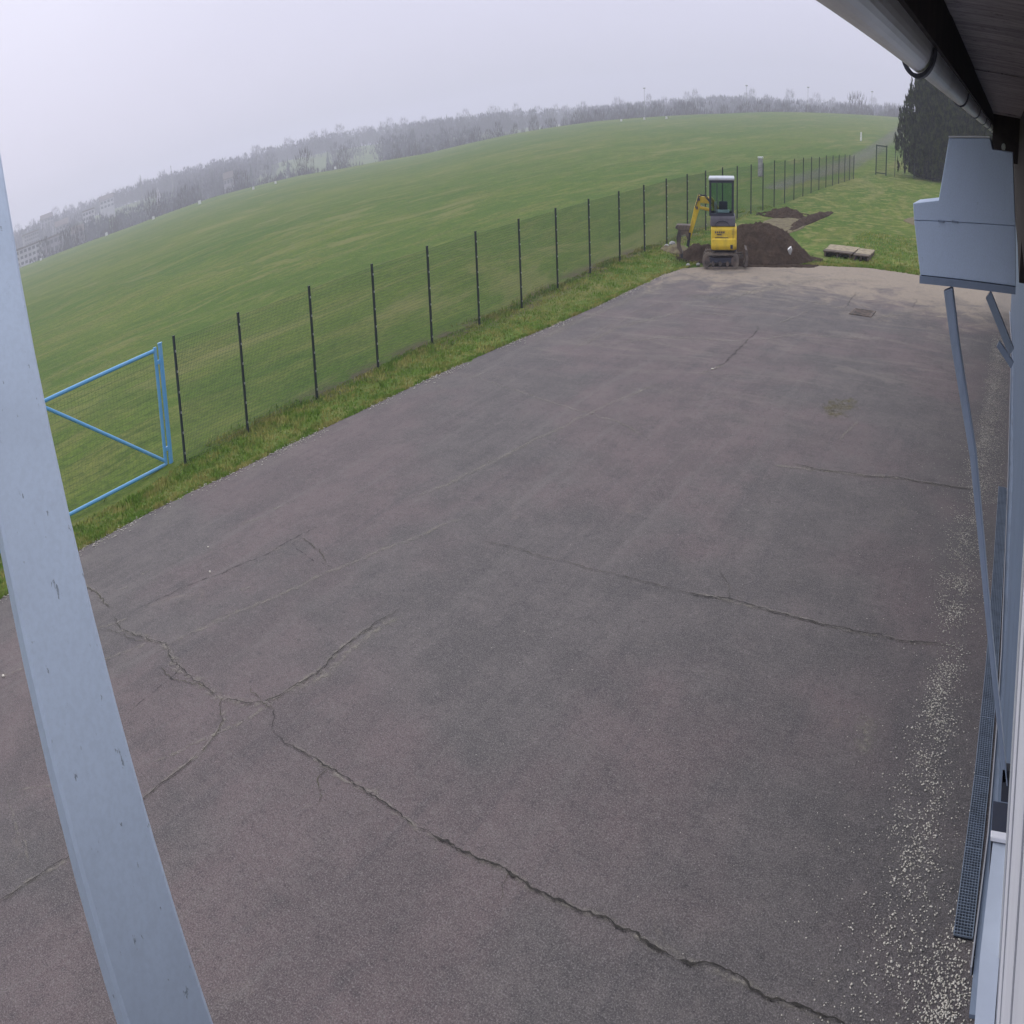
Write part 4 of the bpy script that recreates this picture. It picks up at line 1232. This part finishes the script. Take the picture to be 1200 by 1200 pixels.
    m = MB(); m.tube([(-.5, yb - .06, 1.50), (-.78, yb - .08, 1.72), (-1.04, yb - .08, 1.78), (-1.2, yb - .1, 1.42)], .015, 8); m.build('hose', M['digger_dark'], boom)
    for px_, pz_ in ((-1.03, 1.64), (-1.12, 1.42), (-1.46, .68)):
        m = MB(); m.tube([(px_, yb - .13, pz_), (px_, yb + .13, pz_)], .045, 10); m.build('pivot_pin', M['mudmetal'], arm)
    # bucket with quick hitch
    bu = MB()
    bu.prism([(-1.40, .98), (-1.98, 1.00), (-2.06, .92), (-1.90, .86), (-1.46, .86)], 'y', yb - .28, yb + .28)
    bu.prism([(-1.50, .90), (-1.92, .90), (-2.00, .66), (-1.98, .42), (-1.84, .26), (-1.74, .24), (-1.86, .46), (-1.80, .72), (-1.62, .76), (-1.52, .60), (-1.44, .62)], 'y', yb - .26, yb + .26)
    b = bu.build('bucket', M['mudmetal'], arm, bevel=.006)
    for k in range(4):
        m = MB(); m.box(-1.83, -1.74, yb - .25 + k * .15, yb - .2 + k * .15, .15, .26); m.build('tooth', M['digger_dark'], b)
    m = MB(); m.beam((-1.44, yb, .78), (-1.52, yb, .42), .12, .16, (0, 1, 0)); m.build('linkage', M['digger_dark'], arm)
excavator()
sp = Vector((-14.75, 36.2, 0))
stp = thing('stub_post', 'short dark stub post with rusty cap between bucket and excavator body', 'post', (-14.72, 36.3, 0))
m = MB(); m.tube([(0, 0, 0), (0, 0, .92)], .11, 12); m.build('shaft', M['digger_dark'], stp)
m = MB(); m.box(-.24, .26, -.16, .16, .92, 1.06); m.build('cap', M['rust'], stp, bevel=.02)
# pale stones at the fence foot by the bucket
for k, (px, py, s) in enumerate([(781, 290, .15), (788, 287, .19), (806, 312, .11), (818, 311, .10)]):
    p = hit(px, py); n = 8; m = MB()
    bmx = bmesh.new(); bmesh.ops.create_icosphere(bmx, subdivisions=2, radius=s)
    for v in bmx.verts: v.co *= 1 + .25 * mnoise.noise(v.co * 4 + Vector((k, 0, 0))); v.co.z *= .5
    me = bpy.data.meshes.new('stone'); bmx.to_mesh(me); bmx.free(); me.materials.append(M['greypost'])
    o = link('stone', me); o.location = (p.x, p.y, p.z + s * .2)
    tag(o, ['flat pale stone at the fence foot, left of its pair', 'rounder pale stone at the fence foot beside the bucket', 'pale stone on the asphalt edge below the small heap', 'smaller stone next to the left end of the excavator track'][k], 'stone')

# ---- marker posts beyond the fence
p = hit(891, 207)
mp = thing('marker_post', 'pale grey concrete marker post standing behind the fence posts', 'marker post', p)
m = MB(); m.box(-.22, .22, -.15, .15, 0, 1.05); m.build('shaft', M['greypost'], mp, bevel=.02)
m = MB(); m.box(-.25, .25, -.18, .18, 1.052, 1.14); m.build('cap', M['white'], mp, bevel=.01)
p = hit(1009, 165); dist = math.hypot(p.x, p.y)
wp = thing('white_marker', 'slim white marker post far out in the field beside the grey track', 'marker post', p)
hh = 10 / 1683 * dist
m = MB(); m.tube([(0, 0, 0), (0, 0, hh)], [dist * .0011, dist * .0009], 10); m.build('shaft', M['white'], wp)
m = MB(); m.tube([(0, 0, hh), (0, 0, hh * 1.04)], [dist * .0009, .02], 10); m.build('tip', M['white'], wp)
ORD = ['first', 'second', 'third', 'fourth', 'fifth', 'sixth', 'seventh', 'eighth', 'ninth', 'tenth', 'eleventh']
def marker_board(k, px, py, s):
    s *= .55
    best = hit(px, py + 2, 5, 345)
    if best is None:
        d = ray(px, py); az = math.degrees(math.atan2(d[0], d[1])); x, y = polar(az, 334); best = Vector((x, y, terrain(x, y)))
    o = thing('field_marker', '%s from the left of the small white marker boards along the field edge' % ORD[k], 'field marker', best, math.atan2(-best.x, best.y), 'white markers along the edge of the airfield')
    m = MB(); m.prism([(-.9 * s, .15), (.9 * s, .15), (.75 * s, 1.25 * s + .1), (-.75 * s, 1.25 * s + .1)], 'y', -.06, .06); m.build('board', M['white'], o)
    for q in (-.46, .46):
        m = MB(); m.box(q * s - .04, q * s + .04, -.04, .04, -.1, .15); m.build('leg', M['greypost'], o)
for k, q in enumerate([(48, 304, .9), (125, 275, 1.2), (180, 256, 1.1), (234, 238, 1.2), (297, 221, .9), (323, 214, .8), (393, 197, 1.0), (655, 147, .8), (728, 141, .8), (755, 139, .8), (781, 138, .8)]): marker_board(k, *q)
for i, (px, py0, py1) in enumerate([(755, 104, 126), (875, 101, 120), (947, 103, 122), (1022, 108, 124)]):
    d = ray(px, py0); az = math.degrees(math.atan2(d[0], d[1])); r = 420; x, y = polar(az, r)
    h = CAM_H + r * d[2] / math.hypot(d[0], d[1]) - terrain(x, y)
    o = thing('light_mast', '%s from the left of the thin light masts on the skyline' % ORD[i], 'mast', (x, y, terrain(x, y)), 0, 'light masts on the skyline')
    m = MB(); m.tube([(0, 0, 0), (0, 0, h)], [.13, .08], 6); m.build('pole', M['greypost'], o)
    m = MB(); m.box(-.6, .6, -.2, .2, h, h + .3); m.build('lamp_head', M['greypost'], o)

# ================================================================== CONIFERS
def conifer(name, label, cx, cy, R, H, seed, nleaf, tops):
    rn = np.random.default_rng(seed)
    z0 = terrain(cx, cy)
    o = thing(name, label, 'tree', (cx, cy, z0))
    m = MB(); m.tube([(0, 0, 0), (0, 0, H * .6)], [.28, .08], 8); m.build('trunk', M['bark'], o)
    V = []; F = []
    def crown_r(t, a, top):
        base = R * math.sqrt(max(0.0, 1 - ((t - .30) / (.72 if t > .30 else 1.1)) ** 2)) ** (1.15 if t > .3 else 1)
        return base * (1 + .07 * math.sin(3 * a + seed) + .06 * math.sin(7 * a + 2 * seed))
    nc = nleaf // 26
    for _c in range(nc):
        a = rn.uniform(0, 6.283); t = rn.uniform(0, 1) ** .85
        k = int(rn.integers(0, len(tops))); tx, ty, th, tr = tops[k]
        h = H * th
        lump = mnoise.noise(Vector((math.cos(a) * 2.4, math.sin(a) * 2.4, t * 5 + k)))
        r = crown_r(t, a, th) * tr * rn.uniform(.74, 1.05) * (1 + .26 * lump)
        cx_, cy_, cz_ = tx + r * math.cos(a), ty + r * math.sin(a), t * h
        fh = rn.uniform(.45, 1.05) * (1 - .25 * t); fw = rn.uniform(.12, .26)
        lx, ly = math.cos(a) * rn.uniform(.0, .35), math.sin(a) * rn.uniform(.0, .35)
        for _s in range(24):
            q = rn.uniform(0, 1); ww = fw * (1 - q) ** .7 + .03
            x = cx_ + lx * q * fh + rn.normal(0, ww * .6); y = cy_ + ly * q * fh + rn.normal(0, ww * .6); z = cz_ + q * fh
            L = rn.uniform(.18, .40); w = rn.uniform(.035, .085); b = rn.uniform(0, 3.14); dx_, dy_ = math.cos(b) * w, math.sin(b) * w
            ox, oy = math.cos(a) * L * .25 + rn.normal(0, .05), math.sin(a) * L * .25 + rn.normal(0, .05)
            i = len(V)
            V.extend([(x - dx_ * .3, y - dy_ * .3, z - L * .2), (x + dx_, y + dy_, z + L * .3), (x + ox, y + oy, z + L), (x - dx_, y - dy_, z + L * .25)])
            F.append((i, i + 1, i + 2, i + 3))
    # dark inner mass of twigs
    for _ in range(nleaf // 3):
        a = rn.uniform(0, 6.283); t = rn.uniform(0, .92); k = int(rn.integers(0, len(tops))); tx, ty, th, tr = tops[k]
        r = crown_r(t, a, th) * tr * rn.uniform(.1, .50); x = tx + r * math.cos(a); y = ty + r * math.sin(a); z = t * H * th
        b = rn.uniform(0, 3.14); w = .35; i = len(V)
        V.extend([(x - math.cos(b) * w, y - math.sin(b) * w, z), (x + math.cos(b) * w, y + math.sin(b) * w, z + .1), (x + math.cos(b) * w * .6, y + math.sin(b) * w * .6, z + .8), (x - math.cos(b) * w, y - math.sin(b) * w, z + .7)])
        F.append((i, i + 1, i + 2, i + 3))
    link('crown', raw_mesh('crown', V, F, M['needle']), o)
conifer('conifer_tree', 'broad dark evergreen conifer standing left of the housing at the yard end', -10.2, 93, 3.55, 7.0, 4, 26000, [(0, 0, .96, 1.0), (0, 0, .96, 1.0), (.9, .3, .88, .9), (-.9, -.2, .80, .85)])
conifer('conifer_tree', 'lower dark conifer partly hidden behind the top of the metal housing', -6.2, 94.5, 3.0, 5.9, 9, 13000, [(-.3, 0, .9, 1.0), (.9, .3, .82, .95), (1.8, .3, .7, .8)])

# ================================================================== FAR WOODS, TREES, BUILDINGS
def bare_tree_arrays(rn, H, R, ntw, evergreen=False, tw=.16):
    V = []; F = []
    # trunk as 4-sided taper, triangles/quads kept as quads
    def bar(a, b, w0, w1):
        i = len(V)
        for p, w in ((a, w0), (b, w1)):
            V.extend([(p[0] - w, p[1], p[2]), (p[0], p[1] - w, p[2]), (p[0] + w, p[1], p[2]), (p[0], p[1] + w, p[2])])
        for k in range(4): F.append((i + k, i + (k + 1) % 4, i + 4 + (k + 1) % 4, i + 4 + k))
    bar((0, 0, -1), (0, 0, H * .75), .26, .08)
    if evergreen:
        for _ in range(ntw):
            t = rn.uniform(.08, 1); r = R * .6 * (1 - t) * rn.uniform(.4, 1); a = rn.uniform(0, 6.283)
            x, y, z = r * math.cos(a), r * math.sin(a), t * H; w = .5 * (1.1 - t) + .15; i = len(V)
            V.extend([(x - w, y, z - .3), (x + w * .5, y + w, z - .4), (x + w, y - w * .4, z), (x, y, z + .9)]); F.append((i, i + 1, i + 2, i + 3))
        return np.array(V), np.array(F)
    for _ in range(7):
        a = rn.uniform(0, 6.283); t = rn.uniform(.25, .6); r = R * rn.uniform(.5, .9)
        bar((0, 0, H * t), (r * math.cos(a), r * math.sin(a), H * (t + rn.uniform(.2, .35))), .10, .03)
    for _ in range(ntw):
        t = rn.uniform(.22, 1.0); a = rn.uniform(0, 6.283)
        rr = R * math.sqrt(max(0, 1 - ((t - .55) / .48) ** 2)) * rn.uniform(.2, 1) ** .6
        x, y, z = rr * math.cos(a), rr * math.sin(a), t * H
        L = rn.uniform(.8, 1.9); w = rn.uniform(tw * .5, tw); b = rn.uniform(0, 3.14); i = len(V)
        ux, uy = math.cos(a) * .35 * L, math.sin(a) * .35 * L
        V.extend([(x - math.cos(b) * w, y - math.sin(b) * w, z - L * .4), (x + math.cos(b) * w, y + math.sin(b) * w, z - L * .4), (x + ux + .04, y + uy, z + L * .6), (x + ux - .04, y + uy, z + L * .6)]); F.append((i, i + 1, i + 2, i + 3))
    return np.array(V), np.array(F)
rt = np.random.default_rng(5)
protos = []
for k in range(5):
    V, F = bare_tree_arrays(rt, 11, 3.2 + .5 * k, 230); protos.append(raw_mesh('crown', V, F, M['twig']))
firs = []
for k in range(2):
    V, F = bare_tree_arrays(rt, 11, 4, 160, True); firs.append(raw_mesh('crown', V, F, M['fir']))
# individual trees: a front row just past the field and a row on the skyline
def put_tree(az, r, h, me, name, label, group):
    x, y = polar(az, r); s = h / 11
    o = link(name, me); o.location = (x, y, terrain(x, y) - .3); o.scale = (s * random.uniform(.8, 1.15), s * random.uniform(.8, 1.15), s)
    o.rotation_euler = (0, 0, random.uniform(0, 6.283)); tag(o, label, 'tree', group)
for k in range(95):
    az = -74 + 66 * (k + random.uniform(-.4, .4)) / 95
    put_tree(az, random.uniform(405, 450), (random.uniform(8, 13) if mnoise.noise(Vector((az * .35, 0, 0))) > -.05 else random.uniform(5, 8)) if az < -45 else random.uniform(7, 10), random.choice(protos), 'bare_tree', 'bare winter tree rising just behind the far edge of the field', 'bare trees behind the field edge')
for k in range(120):
    az = -74 + 67 * (k + random.uniform(-.45, .45)) / 120
    if random.random() < .25: continue
    put_tree(az, random.uniform(900, 985), random.uniform(9, 17), random.choice(protos), 'bare_tree', 'leafless tree standing up on the hazy skyline', 'trees on the skyline')
for k in range(14):
    put_tree(random.uniform(-66, -20), random.uniform(520, 900), random.uniform(9, 14), random.choice(firs), 'fir_tree', 'dark evergreen among the bare trees on the hazy hillside', 'evergreens on the hillside')
d = ray(1004, 115); put_tree(math.degrees(math.atan2(d[0], d[1])), 470, 15.0, protos[4], 'bare_tree', 'largest round-crowned bare tree on the skyline left of the conifer', 'skyline trees by the conifer')
for px in (1040, 1050):
    d = ray(px, 115); put_tree(math.degrees(math.atan2(d[0], d[1])), 470, 12.5, protos[1], 'bare_tree', 'slender bare tree on the skyline beside the conifer', 'skyline trees by the conifer')
# woods as one mass
def woods():
    Vs = []; Fs = []; off = 0
    small = [bare_tree_arrays(rt, 10, 2.8 + .4 * k, 46, False, .5) for k in range(5)]
    cnt = 0
    while cnt < 6400:
        az = random.uniform(-78, 2); r = random.uniform(430, 1010)
        x, y = polar(az, r)
        n = mnoise.noise(Vector((x / 90, y / 90, 2)))
        if 520 < r < 880 and n < .09: continue
        if r < 520 and mnoise.noise(Vector((az * .35, 0, 0))) < -.05 and random.random() < .75: continue
        if az > -40 and r < 500 and random.random() < .5: continue
        V, F = small[random.randrange(5)]
        s = random.uniform(.75, 1.25) * (.72 if r < 520 else 1.0); a = random.uniform(0, 6.283); c, sn = math.cos(a), math.sin(a)
        P = np.stack([V[:, 0] * c - V[:, 1] * sn, V[:, 0] * sn + V[:, 1] * c, V[:, 2]], 1) * s
        P += np.array([x, y, terrain(x, y) - .5])
        Vs.append(P); Fs.append(F + off); off += len(P); cnt += 1
    for _ in range(1900):
        az = random.uniform(-78, 2); r = random.uniform(900, 960); x, y = polar(az, r)
        V, F = small[random.randrange(5)]; s = random.uniform(.45, .75)
        P = V * s + np.array([x, y, terrain(x, y) - .8]); Vs.append(P); Fs.append(F + off); off += len(P)
    tag(link('woods', raw_mesh('woods', np.concatenate(Vs), np.concatenate(Fs), M['forest'])), 'hazy leafless woods covering the low hills', 'woods', kind='stuff')
woods()

def building(px, py, r, w, h, d, floors, cols, mat, roof, label, rot=0.0, name='apartment_block'):
    dd = ray(px, py); az = math.degrees(math.atan2(dd[0], dd[1])); x, y = polar(az, r)
    zb = CAM_H + r * dd[2] / math.hypot(dd[0], dd[1])
    h *= .8; w *= .85
    o = thing(name, label, 'building', (x, y, zb), -math.radians(az) + rot)
    m = MB(); m.box(-w / 2, w / 2, 0, d, -12, h); m.build('wall', mat, o)
    m = MB()
    if roof == 'flat': m.box(-w / 2 - .3, w / 2 + .3, -.3, d + .3, h + .01, h + .6)
    else: m.prism([(-.5, h + .01), (d + .5, h + .01), (d / 2, h + 2.6)], 'x', -w / 2 - .3, w / 2 + .3)
    m.build('roof', M['roof'], o)
    proto = None
    for f in range(floors):
        for c in range(cols):
            cx_ = -w / 2 + w * (c + .5) / cols; z = h * (f + .5) / floors
            if proto is None:
                m = MB(); m.box(-w / cols * .32, w / cols * .32, -.06, -.005, -h / floors * .25, h / floors * .25); proto = m.build('window', M['farglass'], None, mesh_only=True)
            q = link('window', proto, o); q.location = (cx_, 0, z)
B = [(34, 309, 470, 18, 7, 10, 3, 6, 'housewhite', 'flat', 'white three-storey block at the far left edge, nearest the field'),
     (62, 296, 500, 16, 6.5, 9, 2, 5, 'house', 'flat', 'low pale building just right of the white three-storey block'),
     (38, 286, 620, 14, 6, 10, 3, 7, 'house', 'flat', 'pale block on the slope above the white three-storey block'),
     (74, 274, 640, 13, 5, 10, 2, 4, 'house', 'gable', 'long pale house with dark gabled roof high on the left slope'),
     (105, 264, 620, 11, 8, 10, 3, 4, 'housewhite', 'flat', 'tallest pale block on the left slope, its end wall bright'),
     (126, 244, 760, 16, 6, 9, 2, 4, 'housewhite', 'gable', 'small white house near the hilltop, above the tallest block'),
     (56, 264, 780, 14, 5, 9, 2, 4, 'house', 'gable', 'faint pale house on the hilltop at the far left'),
     (268, 217, 560, 8, 3.4, 6, 1, 3, 'house', 'gable', 'lone pale pinkish house among trees left of the green slope'),
     (92, 285, 520, 10, 5, 8, 2, 3, 'house', 'gable', 'small pale house half hidden by trees below the tallest block')]
for a in B: building(*a[:8], M[a[8]], a[9], a[10], random.uniform(-.2, .2))
# slender white tower and two masts on the left hillside
dd = ray(186, 238); x, y = polar(math.degrees(math.atan2(dd[0], dd[1])), 560); zb = CAM_H + 560 * dd[2]
t = thing('church_tower', 'slender white tower with pointed roof on the left hillside', 'tower', (x, y, zb))
m = MB(); m.box(-1.3, 1.3, -1.3, 1.3, -8, 3.2); m.build('shaft', M['housewhite'], t)
m = MB(); m.tube([(0, 0, 3.2), (0, 0, 6.4)], [1.6, .05], 4); m.build('spire', M['housewhite'], t)
for px, top, lab in ((200, 194, 'taller thin radio mast rising above the trees on the left hillside'), (164, 205, 'shorter pale mast on the left hillside')):
    dd = ray(px, top); r = 600; x, y = polar(math.degrees(math.atan2(dd[0], dd[1])), r); zt = CAM_H + r * dd[2] / math.hypot(dd[0], dd[1]); zg = terrain(x, y)
    t = thing('radio_mast', lab, 'mast', (x, y, zg))
    m = MB(); m.tube([(0, 0, 0), (0, 0, zt - zg)], [.5, .25], 6); m.build('pole', M['greypost'], t)
    m = MB(); m.box(-.9, .9, -.2, .2, zt - zg - 3, zt - zg - 2.4); m.build('crossarm', M['greypost'], t)

# ================================================================== HAZE
def haze():
    m = MB(); m.box(-1640, 1640, -1640, 1640, -32, 62)
    mat = bpy.data.materials.new('haze_air'); mat.use_nodes = True
    nt = mat.node_tree; nt.nodes.clear()
    out = nt.nodes.new('ShaderNodeOutputMaterial'); v = nt.nodes.new('ShaderNodeVolumePrincipled')
    v.inputs['Color'].default_value = (.87, .87, 1.0, 1)
    v.inputs['Density'].default_value = HAZE
    v.inputs['Anisotropy'].default_value = .2
    nt.links.new(v.outputs[0], out.inputs['Volume'])
    o = m.build('haze', mat); tag(o, kind='stuff')
HAZE = .00105
haze()
